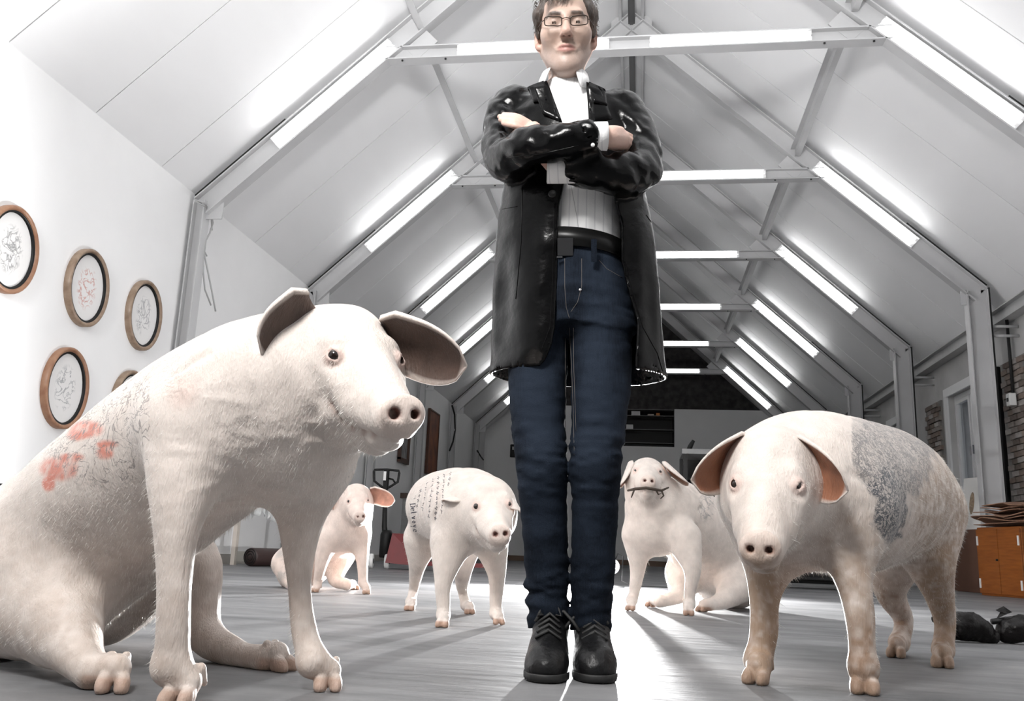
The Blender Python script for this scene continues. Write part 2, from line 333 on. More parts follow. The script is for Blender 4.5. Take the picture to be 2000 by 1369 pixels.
# ================================================================== implicit-surface bodies
def rcone(Q, a, b, ra, rb):
    ba = b-a; l = math.sqrt(ba@ba)+1e-9; ax = ba/l; q = Q-a; y = q@ax; x = np.sqrt(np.maximum(np.einsum('ij,ij->i', q, q)-y*y, 0))
    sn = max(-.92, min(.92, (ra-rb)/l)); s = np.clip(y+x*sn/math.sqrt(1-sn*sn)*-1, 0, l)
    return np.sqrt(x*x+(y-s)**2)-(ra+(rb-ra)*s/l)
class Sdf:
    def __init__(s): s.p = []; s.bias = None
    def cone(s, a, b, ra, rb, k=.03, op=1):
        a, b = V(a), V(b); s.p.append(('c', a, b, ra, rb, k, op, (a+b)/2, np.linalg.norm(b-a)/2+max(ra, rb))); return s
    def ell(s, c, r, R=None, k=.03, op=1):
        c = V(c); r = V(r); R = np.eye(3) if R is None else R
        s.p.append(('e', c, r, R, None, k, op, c, max(r))); return s
    def loft(s, rows, k=.03, op=1):
        A = np.array(sorted(rows), float); lo = V((A[:, 1]-A[:, 3]).min(), (A[:, 2]-A[:, 4]).min(), A[0, 0]); hi = V((A[:, 1]+A[:, 3]).max(), (A[:, 2]+A[:, 4]).max(), A[-1, 0])
        s.p.append(('l', A, None, None, None, k, op, (lo+hi)/2, np.linalg.norm(hi-lo)/2)); return s
    def ball(s, c, r, k=.03, op=1): return s.ell(c, (r, r, r), None, k, op)
    def chain(s, nodes, k=.03, op=1, sub=5):
        """one smooth tapering limb through the nodes (spline resampled), blended with the rest by k"""
        N = np.array([[*p, r] for p, r in nodes]); E = np.vstack([2*N[0]-N[1], N, 2*N[-1]-N[-2]]); out = []
        for i in range(1, len(E)-2):
            p0, p1, p2, p3 = E[i-1:i+3]
            for j in range(sub):
                t = j/sub; out.append(.5*(2*p1+(p2-p0)*t+(2*p0-5*p1+4*p2-p3)*t*t+(3*p1-p0-3*p2+p3)*t**3))
        out.append(N[-1]); Q = np.array(out); Q[:, 3] = np.maximum(Q[:, 3], .3*N[:, 3].min())
        c = (Q[:, :3].min(0)+Q[:, :3].max(0))/2
        s.p.append(('k', Q, None, None, None, k, op, c, (np.linalg.norm(Q[:, :3]-c, axis=1)+Q[:, 3]).max())); return s
    def ev(s, P):
        P = np.asarray(P, float); D = np.full(len(P), 9.0)
        for t, a, b, c1, c2, k, op, cc, cr in s.p:
            lb = np.linalg.norm(P-cc, axis=1)-cr
            near = lb < (np.minimum(D, .06)+k+.01 if op > 0 else k+.01)
            if op > 0: D = np.where(near, D, np.minimum(D, lb))
            if not near.any(): continue
            Q = P[near]
            if t == 'k':
                d = np.full(len(Q), 9.0)
                for n0, n1 in zip(a[:-1], a[1:]):
                    np.minimum(d, rcone(Q, n0[:3], n1[:3], n0[3], n1[3]), out=d)
            elif t == 'c':
                d = rcone(Q, a, b, c1, c2)
            elif t == 'l':      # loft of ellipses over z: table rows z, cx, cy, rx, ry
                z = np.clip(Q[:, 2], a[0, 0], a[-1, 0]); cx, cy, rx, ry = [np.interp(z, a[:, 0], a[:, i]) for i in (1, 2, 3, 4)]
                X = (Q[:, 0]-cx)/rx; Y_ = (Q[:, 1]-cy)/ry; k0 = np.sqrt(X*X+Y_*Y_); k1 = np.sqrt((X/rx)**2+(Y_/ry)**2)+1e-9
                d = np.where(k0 < 1e-3, -np.minimum(rx, ry), k0*(k0-1)/k1); d = np.maximum(d, np.maximum(a[0, 0]-Q[:, 2], Q[:, 2]-a[-1, 0]))
            else:
                q = (Q-a)@c1 if t == 'e' else None
                k0 = np.linalg.norm(q/b, axis=1); k1 = np.linalg.norm(q/(b*b), axis=1)+1e-9; d = k0*(k0-1)/k1
                d = np.where(k0 < 1e-3, -b.min(), d)
            A = D[near]
            if op > 0:
                h = np.maximum(k-np.abs(A-d), 0)/k; D[near] = np.minimum(A, d)-h*h*k/4
            else:
                h = np.maximum(k-np.abs(A+d), 0)/k; D[near] = np.maximum(A, -d)+h*h*k/4
        if s.bias is not None:
            nb = np.abs(D) < .06
            if nb.any(): D[nb] += s.bias(P[nb])
        return D
    def mesh(s, h, zmin=None):
        lo = np.min([q[7]-q[8] for q in s.p if q[6] > 0], 0)-4*h; hi = np.max([q[7]+q[8] for q in s.p if q[6] > 0], 0)+4*h
        if zmin is not None: lo[2] = max(lo[2], zmin-3*h)
        B = 6; nb = np.ceil((hi-lo)/(h*B)).astype(int)
        bi = np.stack(np.meshgrid(*[np.arange(n) for n in nb], indexing='ij'), -1).reshape(-1, 3)
        cen = lo+(bi+.5)*h*B-.5*h; d = s.ev(cen)
        act = np.abs(d) < h*B*1.25+.004
        n = nb*B; vol = np.repeat(np.repeat(np.repeat(d.reshape(nb), B, 0), B, 1), B, 2).astype(np.float32)
        ba = bi[act]; off = np.stack(np.meshgrid(*[np.arange(B)]*3, indexing='ij'), -1).reshape(-1, 3)
        for c0 in range(0, len(ba), 3000):
            idx = (ba[c0:c0+3000, None, :]*B+off[None]).reshape(-1, 3)
            vol[idx[:, 0], idx[:, 1], idx[:, 2]] = s.ev(lo+idx*h)
        if zmin is not None:
            zz = lo[2]+np.arange(n[2])*h; vol = np.maximum(vol, (zmin-zz)[None, None, :].astype(np.float32))
        return surface_nets(vol, lo, h)
    def grad(s, P, e=.0015):
        g = 0
        for d in ((1, -1, -1), (-1, -1, 1), (-1, 1, -1), (1, 1, 1)): g = g+s.ev(P+e*V(d))[:, None]*V(d)[None]
        return g/(np.linalg.norm(g, axis=1, keepdims=True)+1e-9)
def vnormals(v, f):
    n = np.cross(v[f[:, 2]]-v[f[:, 0]], v[f[:, 3]]-v[f[:, 1]]); o = np.zeros_like(v)
    for k in range(4): 
        for c in range(3): o[:, c] += np.bincount(f[:, k], n[:, c], len(v))
    return o/(np.linalg.norm(o, axis=1, keepdims=True)+1e-12)
def surface_nets(vol, lo, h):
    S = vol < 0; nx, ny, nz = vol.shape
    cs = [(i, j, k) for i in (0, 1) for j in (0, 1) for k in (0, 1)]
    sl = lambda A, c: A[c[0]:nx-1+c[0], c[1]:ny-1+c[1], c[2]:nz-1+c[2]]
    cnt = sum(sl(S, c).astype(np.int8) for c in cs); cells = np.argwhere((cnt > 0) & (cnt < 8))
    ids = -np.ones((nx-1, ny-1, nz-1), np.int64); ids[tuple(cells.T)] = np.arange(len(cells))
    val = np.stack([vol[cells[:, 0]+c[0], cells[:, 1]+c[1], cells[:, 2]+c[2]] for c in cs], 1).astype(float)
    acc = np.zeros((len(cells), 3)); num = np.zeros(len(cells)); C8 = np.array(cs, float)
    for a in range(8):
        for b in range(a+1, 8):
            if sum(abs(cs[a][i]-cs[b][i]) for i in range(3)) != 1: continue
            x = (val[:, a] < 0) != (val[:, b] < 0); t = val[:, a]/(val[:, a]-val[:, b]+1e-12)
            pt = C8[a]+(C8[b]-C8[a])*t[:, None]; acc[x] += pt[x]; num[x] += 1
    verts = lo+(cells+acc/num[:, None])*h; faces = []
    for ax in range(3):
        o = [0, 0, 0]; o[ax] = 1
        A = S[:nx-o[0], :ny-o[1], :nz-o[2]]; Bq = S[o[0]:, o[1]:, o[2]:]; e = np.argwhere(A != Bq)
        u, v = [(1, 2), (2, 0), (0, 1)][ax]
        e = e[(e[:, u] > 0) & (e[:, v] > 0) & (e[:, u] < vol.shape[u]-1) & (e[:, v] < vol.shape[v]-1)]
        f = A[tuple(e.T)]
        def cid(du, dv): q = e.copy(); q[:, u] -= du; q[:, v] -= dv; return ids[tuple(q.T)]
        q = np.stack([cid(1, 1), cid(0, 1), cid(0, 0), cid(1, 0)], 1)
        q[~f] = q[~f][:, ::-1]; faces.append(q)
    faces = np.concatenate(faces); faces = faces[(faces >= 0).all(1)]
    return verts, faces
def project(S, v, f, it=1, zmin=None):
    for _ in range(it):
        g = vnormals(v, f); d = S.ev(v); v = v-np.clip(d, -.006, .006)[:, None]*g
    if zmin is not None: v[:, 2] = np.maximum(v[:, 2], zmin)
    return v
def mesh_np(name, v, f, mats, cols=None, attrs=None, mi=None):
    me = bpy.data.meshes.new(name); v = np.asarray(v, np.float32); f = np.asarray(f)
    me.vertices.add(len(v)); me.vertices.foreach_set('co', v.ravel())
    me.loops.add(f.size); me.loops.foreach_set('vertex_index', f.ravel().astype(np.int32))
    me.polygons.add(len(f)); me.polygons.foreach_set('loop_start', np.arange(0, f.size, f.shape[1], dtype=np.int32))
    me.polygons.foreach_set('use_smooth', np.ones(len(f), bool))
    for m_ in (mats if isinstance(mats, (list, tuple)) else [mats]): me.materials.append(m_)
    if mi is not None: me.polygons.foreach_set('material_index', np.asarray(mi, np.int32))
    if cols is not None:
        a = me.attributes.new('Col', 'FLOAT_COLOR', 'POINT'); a.data.foreach_set('color', np.c_[cols, np.ones(len(cols))].astype(np.float32).ravel())
    for k_, val in (attrs or {}).items():
        a = me.attributes.new(k_, 'FLOAT', 'POINT'); a.data.foreach_set('value', np.asarray(val, np.float32))
    me.update(); me.validate(); return me
def vnoise(P, s, seed=0):
    """smooth value noise -1..1"""
    P = np.asarray(P)*s+seed*17.31; i = np.floor(P).astype(np.int64); f = P-i; f = f*f*(3-2*f); out = 0
    for a in (0, 1):
        for b in (0, 1):
            for c in (0, 1):
                hsh = ((i[:, 0]+a)*73856093 ^ (i[:, 1]+b)*19349663 ^ (i[:, 2]+c)*83492791) & 0x7fffffff
                hsh = (hsh*1103515245+12345) & 0x7fffffff; r = (hsh >> 8) % 10007/10007*2-1
                out = out+r*(f[:, 0] if a else 1-f[:, 0])*(f[:, 1] if b else 1-f[:, 1])*(f[:, 2] if c else 1-f[:, 2])
    return out
def sstep(x, a, b): t = np.clip((x-a)/(b-a), 0, 1); return t*t*(3-2*t)
def lerp(a, b, t): t = np.asarray(t)[:, None]; return a*(1-t)+np.asarray(b)*t

# ------------------------------------------------------------------ pig skin
def skin_material(name, ink=(.10, .12, .14), style=0):
    m = bpy.data.materials.new(name); m.use_nodes = True; nt = m.node_tree; N = nt.nodes; L = nt.links; p = N['Principled BSDF']
    p.inputs['Roughness'].default_value = .55; p.inputs['Specular IOR Level'].default_value = .35
    p.inputs['Subsurface Weight'].default_value = .05; p.inputs['Subsurface Radius'].default_value = (.014, .006, .004); p.inputs['Subsurface Scale'].default_value = 1
    p.inputs['Sheen Weight'].default_value = .12; p.inputs['Sheen Roughness'].default_value = .4
    a = N.new('ShaderNodeAttribute'); a.attribute_name = 'Col'
    tc = N.new('ShaderNodeTexCoord'); O = tc.outputs['Object']
    n = N.new('ShaderNodeTexNoise'); n.inputs['Scale'].default_value = 22; n.inputs['Detail'].default_value = 6; L.new(O, n.inputs['Vector'])
    rr = N.new('ShaderNodeMapRange'); rr.inputs['From Min'].default_value = .3; rr.inputs['From Max'].default_value = .7; rr.inputs['To Min'].default_value = .88; rr.inputs['To Max'].default_value = 1.06; L.new(n.outputs['Fac'], rr.inputs['Value'])
    mx = N.new('ShaderNodeVectorMath'); mx.operation = 'SCALE'; L.new(a.outputs['Color'], mx.inputs[0]); L.new(rr.outputs[0], mx.inputs['Scale'])
    col = mx.outputs[0]
    # ink lines: contour lines of warped noise, shown where the 'ink' attribute says
    ia = N.new('ShaderNodeAttribute'); ia.attribute_name = 'ink'
    tot = None
    for sc, wd, ds in (((26, .020, 1.6), (55, .035, 1.2), (14, .012, 2.2)) if style == 1 else ((13, .012, 2.6), (7, .008, 3.0)) if style == 0 else ((16, .03, 2.0),)):
        q = N.new('ShaderNodeTexNoise'); q.inputs['Scale'].default_value = sc; q.inputs['Detail'].default_value = 3; q.inputs['Distortion'].default_value = ds; L.new(O, q.inputs['Vector'])
        s1 = N.new('ShaderNodeMath'); s1.operation = 'SUBTRACT'; s1.inputs[1].default_value = .5; L.new(q.outputs['Fac'], s1.inputs[0])
        s2 = N.new('ShaderNodeMath'); s2.operation = 'ABSOLUTE'; L.new(s1.outputs[0], s2.inputs[0])
        s3 = N.new('ShaderNodeMapRange'); s3.inputs['From Min'].default_value = wd*.5; s3.inputs['From Max'].default_value = wd*1.6; s3.inputs['To Min'].default_value = 1; s3.inputs['To Max'].default_value = 0; L.new(s2.outputs[0], s3.inputs['Value'])
        if tot is None: tot = s3.outputs[0]
        else:
            x = N.new('ShaderNodeMath'); x.operation = 'MAXIMUM'; L.new(tot, x.inputs[0]); L.new(s3.outputs[0], x.inputs[1]); tot = x.outputs[0]
    if style == 1:      # greyed ground between the lines
        ad = N.new('ShaderNodeMath'); ad.operation = 'MULTIPLY_ADD'; ad.inputs[1].default_value = .62; ad.inputs[2].default_value = .34; L.new(tot, ad.inputs[0]); tot = ad.outputs[0]
    mu = N.new('ShaderNodeMath'); mu.operation = 'MULTIPLY'; mu.use_clamp = True; L.new(tot, mu.inputs[0]); L.new(ia.outputs['Fac'], mu.inputs[1])
    mi = N.new('ShaderNodeMix'); mi.data_type = 'RGBA'; L.new(mu.outputs[0], mi.inputs['Factor']); L.new(col, mi.inputs['A']); mi.inputs['B'].default_value = (*ink, 1)
    L.new(mi.outputs['Result'], p.inputs['Base Color'])
    # short coat relief
    mp = N.new('ShaderNodeMapping'); mp.inputs['Scale'].default_value = (1, 1, .28); L.new(O, mp.inputs[0])
    h1 = N.new('ShaderNodeTexNoise'); h1.inputs['Scale'].default_value = 240; h1.inputs['Detail'].default_value = 3; L.new(mp.outputs[0], h1.inputs['Vector'])
    h2 = N.new('ShaderNodeTexNoise'); h2.inputs['Scale'].default_value = 38; h2.inputs['Detail'].default_value = 5; h2.inputs['Distortion'].default_value = .8; L.new(mp.outputs[0], h2.inputs['Vector'])
    hm = N.new('ShaderNodeMath'); hm.operation = 'MULTIPLY_ADD'; hm.inputs[1].default_value = 1.5; L.new(h2.outputs['Fac'], hm.inputs[0]); L.new(h1.outputs['Fac'], hm.inputs[2])
    b = N.new('ShaderNodeBump'); b.inputs['Strength'].default_value = .45; b.inputs['Distance'].default_value = .005; L.new(hm.outputs[0], b.inputs['Height']); L.new(b.outputs[0], p.inputs['Normal'])
    return m
MT['eye'] = mat('pig_eye', (.015, .008, .006), .06, coat=.5)
MT['hair'] = mat('white_bristle', (.88, .85, .80), .4)

def hbasis(yaw, pit, rol):
    yaw, pit, rol = map(math.radians, (yaw, pit, rol))
    x = V(math.cos(yaw)*math.cos(pit), math.sin(yaw)*math.cos(pit), math.sin(pit)); y0 = V(-math.sin(yaw), math.cos(yaw), 0); z0 = np.cross(x, y0)
    y = math.cos(rol)*y0+math.sin(rol)*z0; return np.stack([x, y, np.cross(x, y)], 1)
MOUTH = []
def on_surf(S, p0, d):
    d = unit(d); t = 0.0
    for _ in range(60): t -= S.ev((p0+d*t)[None])[0]*.8
    return p0+d*t
def pig_head(S, o, B, L):
    g = lambda *a: o+L*(B@V(*a)); l = L
    S.ell(g(.06, 0, .055), l*V(.27, .225, .235), B, .05)
    S.cone(g(.18, 0, .055), g(.60, 0, -.07), l*.178, l*.108, .06*l)
    S.cone(g(.50, 0, -.120), g(.730, 0, -.140), l*.148, l*.112, .04*l)
    S.ell(g(.795, 0, -.110), l*V(.042, .104, .088), B@hbasis(0, 12, 0), .018*l)
    for s in (-1, 1):
        S.ell(g(.13, .145*s, -.095), l*V(.25, .125, .20), B, .08*l)
        S.cone(g(.30, .115*s, .02), g(.52, .08*s, -.12), l*.10, l*.075, .06*l)
        S.ball(g(.29, .125*s, .115), l*.055, .06*l)
    S.cone(g(-.10, 0, -.20), g(.30, 0, -.25), l*.20, l*.13, .08*l)
    S.cone(g(.08, 0, -.20), g(.58, 0, -.262), l*.155, l*.075, .05*l); S.ell(g(.665, 0, -.252), l*V(.07, .078, .05), B, .03*l)
    eyes = []; MOUTH.clear()
    for s in (-1, 1):
        e = on_surf(S, g(.22, 0, -.01), B@V(.16, .165*s, .085)); n = unit(e-g(.22, 0, -.02)); eyes.append((e-n*l*.022, n))
    for e, n in eyes:
        S.ball(e+n*l*.052+B@V(.01, 0, -.01)*l, l*.050, .05*l, -1)
        S.ball(e+n*l*.0, l*.046, .022*l)
        tx = unit(B[:, 0]-n*(B[:, 0]@n)+B[:, 2]*-.18); ER = np.stack([tx, np.cross(n, tx), n], 1); S.ell(e+n*l*.040, l*V(.036, .018, .026), ER, .008*l, -1)
    for s in (-1, 1):
        mp = [on_surf(S, g(x, 0, z), B@V(.0, s, 0)) for x, z in ((.70, -.222), (.62, -.224), (.54, -.222), (.47, -.205), (.43, -.170), (.415, -.14))]
        S.chain([(g(.80, .015*s, -.232), l*.010)]+[(q, l*r_) for q, r_ in zip(mp, (.013, .014, .016, .020, .021, .012))], .012*l, -1); MOUTH.extend(mp)
        ck = on_surf(S, g(.36, 0, -.19), B@V(0, s, 0)); S.ball(ck-B@V(0, s, 0)*l*.035, l*.065, .05*l)
        S.cone(g(.865, .043*s, -.100), g(.78, .046*s, -.118), l*.023, l*.014, .015*l, -1)
    for s in (-1, 1):      # fold behind the jowl
        cr = [on_surf(S, g(x, 0, z), B@V(-.15, s, -.1))+B@V(0, s, 0)*l*.018 for x, z in ((.02, .06), (-.03, -.03), (-.05, -.12), (-.02, -.22), (.06, -.30))]
        S.chain([(q, l*r_) for q, r_ in zip(cr, (.012, .026, .032, .034, .02))], .05*l, -1)
    return [(e+n*l*.008, n) for e, n in eyes]
def pig_foot(S, ank, toe, r, fwd=None):
    """ank: fetlock point, toe: ground point of the hoof tip"""
    ank, toe = V(ank), V(toe); f = toe-ank; f[2] = 0; n = np.linalg.norm(f); f = f/n if n > 1e-3 else V(0, -1, 0)
    if fwd is not None: f = unit(V(fwd[0], fwd[1], 0))
    sd = np.cross((0, 0, 1), f); g = V(toe[0], toe[1], 0)
    S.cone(ank, g-f*r*1.2+V(0, 0, r*1.15), r*.95, r*.85, r*.5)
    for s in (-1, 1):
        c = g+sd*s*r*.47; ft = unit(f+sd*s*.12+V(0, 0, -.42)); st = unit(np.cross(V(0, 0, 1), ft)); TR = np.stack([ft, st, np.cross(ft, st)], 1)
        S.ell(c-f*r*.55+V(0, 0, r*.52), r*V(1.0, .47, .62), TR, r*.12)
        S.ell(c-f*r*.45+V(0, 0, r*.20), r*V(.80, .44, .36), np.stack([f, sd, V(0, 0, 1)], 1), r*.08)
        S.cone(g-f*r*1.9+sd*s*r*.40+V(0, 0, r*1.8), g-f*r*2.35+sd*s*r*.50+V(0, 0, r*1.0), r*.28, r*.17, r*.2)
    
    return g-f*r*.4
def ear_grid(Bp, T, n, wid, cup, droop=0, nu=15, nv=11, curl=0):
    """leaf from base to tip, its hollow side facing n"""
    Bp, T = V(Bp), V(T); d = T-Bp; L = np.linalg.norm(d); d /= L; W = unit(np.cross(V(n), d)); Nn = np.cross(d, W); P = np.zeros((nu, nv, 3))
    for i in range(nu):
        s = i/(nu-1); w = wid*(1-(1-min(1, s*2.2+.42))**2)**.5*(1-max(0, (s-.45)/.55)**2.3)**.5+.002
        if s < .2: w = wid*(.62+.38*s/.2)*(1)
        for j in range(nv):
            t = -1+2*j/(nv-1); an = t*cup*(1-.35*s)
            P[i, j] = Bp+d*L*s+W*w*(math.sin(an)/max(cup*(1-.35*s), 1e-3))+Nn*w*(1-math.cos(an))/max(cup*(1-.35*s), 1e-3)+V(0, 0, -droop*s*s)+Nn*curl*s*s
    return P
def make_pig(name, label, spec):
    h = spec.get('h', .006); S = Sdf(); feet = []
    B = hbasis(*spec['head'][1]); o = V(spec['head'][0]); L = spec['head'][2]
    nodes = [(at(u, v, Y), r) for u, v, Y, r in spec['spine']]
    S.chain(nodes+[(o+L*(B@V(.0, 0, -.05)), L*.30)], .06)
    
    for u, v, Y, r in spec.get('mass', []): S.ball(at(u, v, Y), r, .08)
    EY = pig_head(S, o, B, L)
    for lg in spec['legs']:
        S.chain([(at(u, v, Y), r*(.90 if i_ else 1)) for i_, (u, v, Y, r) in enumerate(lg['j'])], lg.get('k', .05))
        u, v, Y, r = lg['j'][-1]; r *= .94; gp = atz(*lg['toe'], 0) if len(lg['toe']) == 2 else V(lg['toe'])
        feet.append((pig_foot(S, at(u, v, Y), gp, r, lg.get('fwd')), r))
    for a, b, r, k in spec.get('carve', []): S.cone(at(*a), at(*b), r, r*.6, k, -1)
    wr = spec.get('wrinkle', .0025)
    cz = [(at(u, v, Y), r_) for u, v, Y, r_ in spec.get('crease', [])]
    S.bias = lambda P: wr*vnoise(P*V(1, 1, .7), 16, 3)+sum(np.exp(-(np.linalg.norm(P-q, axis=1)/r_)**2)*.0045*(np.abs(vnoise(P*V(.8, .8, 1.5), 20, 6))-.3) for q, r_ in cz)
    v, f = S.mesh(h, 0.0); v = project(S, v, f, 2, .0005); nrm = vnormals(v, f)
    # colour
    c = np.tile(V(spec.get('col', (.69, .615, .565))), (len(v), 1))
    hl = (v-o)@B/L
    rim = sstep(hl[:, 0], .74, .80)*(hl[:, 0] > .5); c = lerp(c, (.62, .50, .44), .55*rim*(np.abs(hl[:, 1]) < .3))
    for s in (-1, 1):
        de = np.linalg.norm(v-EY[(s+1)//2][0], axis=1)/L; c = lerp(c, (.66, .42, .36), .5*(1-sstep(de, .035, .07)))
        dn = np.linalg.norm((hl-V(.80, .047*s, -.11)), axis=1); c = lerp(c, (.22, .10, .08), 1-sstep(dn, .022, .045))
    for q in MOUTH: c = lerp(c, (.34, .20, .16), .55*(1-sstep(np.linalg.norm(v-q, axis=1)/L, .010, .034)))
    for fp, r in feet:
        d = np.linalg.norm(v-V(fp[0], fp[1], 0), axis=1); c = lerp(c, spec.get('hoof', (.50, .37, .30)), .92*(1-sstep(d, r*1.7, r*2.4))*(1-sstep(v[:, 2], r*.75, r*1.05)))
    nz = vnoise(v, 30, 9)*.5+vnoise(v, 75, 4)*.5
    dirt = spec.get('dirt', 0); hz = spec.get('dirt_h', .4)
    if dirt: c = lerp(c, (.30, .20, .14), np.clip(dirt*sstep(hz-v[:, 2], 0, hz)*(.75+.9*nz), 0, 1))
    uv = np.stack([1000+F_PX*((v-CAM)@RR)/((v-CAM)@fw), 684.5-F_PX*((v-CAM)@UU)/((v-CAM)@fw)], 1)
    ink = np.zeros(len(v))
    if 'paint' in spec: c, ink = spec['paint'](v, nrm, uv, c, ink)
    F = [f]; VV = [v]; CC = [c]; II = [ink]; k0 = len(v)
    for e in spec['ears']:
        P = ear_grid(*e['g']); mb = MB(); tk = np.linspace(.012, .004, P.shape[0])[:, None]*np.linspace(1, 1, P.shape[1])[None]
        mb.slab(P, tk*e.get('th', 1)); ev = np.array(mb.v); ef = np.array(mb.f); half = len(ev)//2
        ec = np.tile(V(spec.get('col', (.69, .615, .565))), (len(ev), 1)); m_, n_ = P.shape[:2]
        inner = np.zeros(len(ev), bool); inner[:half] = True
        if e.get('flip'): inner = ~inner
        edge = np.zeros((m_, n_)); edge[:, 0] = edge[:, -1] = 1; edge[-1] = 1; ed = np.tile(edge.ravel(), 2)
        ec = np.where(inner[:, None] & (ed[:, None] < .5), V(spec.get('ear_in', (.42, .24, .18)))[None]*(1+.25*vnoise(ev, 60, 2))[:, None], ec)
        VV.append(ev); F.append(ef+k0); CC.append(ec); II.append(np.zeros(len(ev))); k0 += len(ev)
    VA = np.concatenate(VV); base = V(np.mean([fp[0] for fp, r in feet]), np.mean([fp[1] for fp, r in feet]), 0)
    me = mesh_np('body', VA-base, np.concatenate(F), spec['mat'], np.concatenate(CC), {'ink': np.concatenate(II)})
    t = bpy.data.objects.new(name, None); COL.objects.link(t); t.location = base; tag(t, label, 'pig')
    body = part('body', me, t)
    for s in (-1, 1):
        p = EY[(s+1)//2][0]; MB().lathe([(L*.031*math.sin(a), -L*.031*math.cos(a)) for a in np.linspace(0.001, math.pi-.001, 12)], p-base, None, 16).build('eye', MT['eye'], t)
    # bristles
    nb = spec.get('bristles', 4000); tri = f[nrs.choice(len(f), nb)]
    wts = nrs.dirichlet((1, 1, 1, 1), nb); pp = (v[tri]*wts[:, :, None]).sum(1); nn = nrm[tri[:, 0]]
    keep = (pp[:, 2] > .06) & (ink[tri[:, 0]] < .3); hlp = (pp-o)@B/L; keep &= ~(hlp[:, 0] > .62); pp, nn = pp[keep], nn[keep]
    flow = unit(nodes[0][0]-nodes[-1][0])*.8+V(0, 0, -.7); dr = nn*.38+flow*.8+nrs.normal(0, .16, nn.shape); dr /= np.linalg.norm(dr, axis=1, keepdims=True)
    ln = nrs.uniform(.005, .016, len(pp))*spec.get('blen', 1); ln = ln*np.where(nrs.rand(len(pp)) < .06, 1.8, 1)
    sd = np.cross(dr, nrs.normal(0, 1, dr.shape)); sd /= np.linalg.norm(sd, axis=1, keepdims=True); wd = spec.get('bwid', .00028)
    bv = np.stack([pp-nn*.002-sd*wd, pp-nn*.002+sd*wd, pp+dr*ln[:, None]], 1).reshape(-1, 3)-base
    part('bristles', mesh_np('bristles', bv, np.arange(len(bv)).reshape(-1, 3), MT['hair']), t, kind='stuff')
    return t, v, f, base
def ib(v, cx, cy, rx, ry, soft=.25):      # soft ellipse mask in the view the tattoo was traced from
    d = np.sqrt(((v[:, 0]-cx)/rx)**2+((v[:, 1]-cy)/ry)**2); return 1-sstep(d, 1-soft, 1+soft)
def towards(v, nrm): return ((CAM-v)*nrm).sum(1) > 0
def paint1(v, nrm, uv, c, ink):
    nz = vnoise(v, 42, 1)*.5+vnoise(v, 95, 2)*.4; f = towards(v, nrm)
    for cx, cy, rx, ry in ((168, 838, 32, 16), (115, 915, 34, 22), (95, 945, 12, 14), (205, 885, 16, 12), (210, 868, 20, 7), (150, 850, 18, 10), (140, 893, 22, 8)):
        c = lerp(c, (.60, .17, .11), .85*np.clip(ib(uv, cx, cy, rx, ry, .35)*(1+1.2*nz), 0, 1)*f)
    ink = np.maximum(ink, ib(uv, 205, 830, 130, 120, .2)*f*(uv[:, 0] < 292)*.85)
    ink = np.maximum(ink, ib(uv, 335, 715, 40, 60, .5)*f*.35)
    c = lerp(c, (.55, .52, .50), .25*ib(uv, 340, 705, 38, 50, .5)*f); c = lerp(c, (.60, .36, .30), .3*ib(uv, 355, 760, 30, 35, .6)*f)
    return c, ink
def paint5(v, nrm, uv, c, ink):
    f = towards(v, nrm); nz = vnoise(v, 22, 1)*.25+vnoise(v, 60, 2)*.15
    a = ib(uv+np.stack([nz*40, nz*40], 1), 1745, 880, 82, 92, .1); b = ib(uv+np.stack([nz*60, nz*30], 1), 1738, 985, 36, 78, .12)
    a = np.maximum(a, ib(uv+np.stack([nz*40, nz*40], 1), 1690, 850, 40, 55, .2)*.7)
    ink = np.clip(np.maximum(a*.75, b)*(1.0+.5*nz), 0, 1)*(uv[:, 0] > 1664)
    nd = vnoise(v, 40, 6)*.5+vnoise(v, 110, 8)*.5
    c = lerp(c, (.33, .23, .16), np.clip((ib(uv, 1850, 1080, 70, 200, .5)*.9+ib(uv, 1665, 1110, 60, 130, .5)*.45+ib(uv, 1488, 1210, 60, 120, .4)*.9)*(.8+1.2*nd), 0, .9))  # mottled brown dirt; the shaded front leg's darkness is painted in too
    return c, ink
def paint3(v, nrm, uv, c, ink):
    f = towards(v, nrm); ink = np.maximum(ink, ib(uv, 1380, 990, 16, 26, .3)*f*.6); ink = np.maximum(ink, ib(uv, 1408, 985, 12, 16, .4)*f*.5); return c, ink
def paint4(v, nrm, uv, c, ink):
    c = lerp(c, (.36, .33, .31), .7*np.clip(ib(uv, 545, 1110, 22, 40, .5)*(.6+1.4*vnoise(v, 24, 3)), 0, 1)); return c, ink

TC = -fw
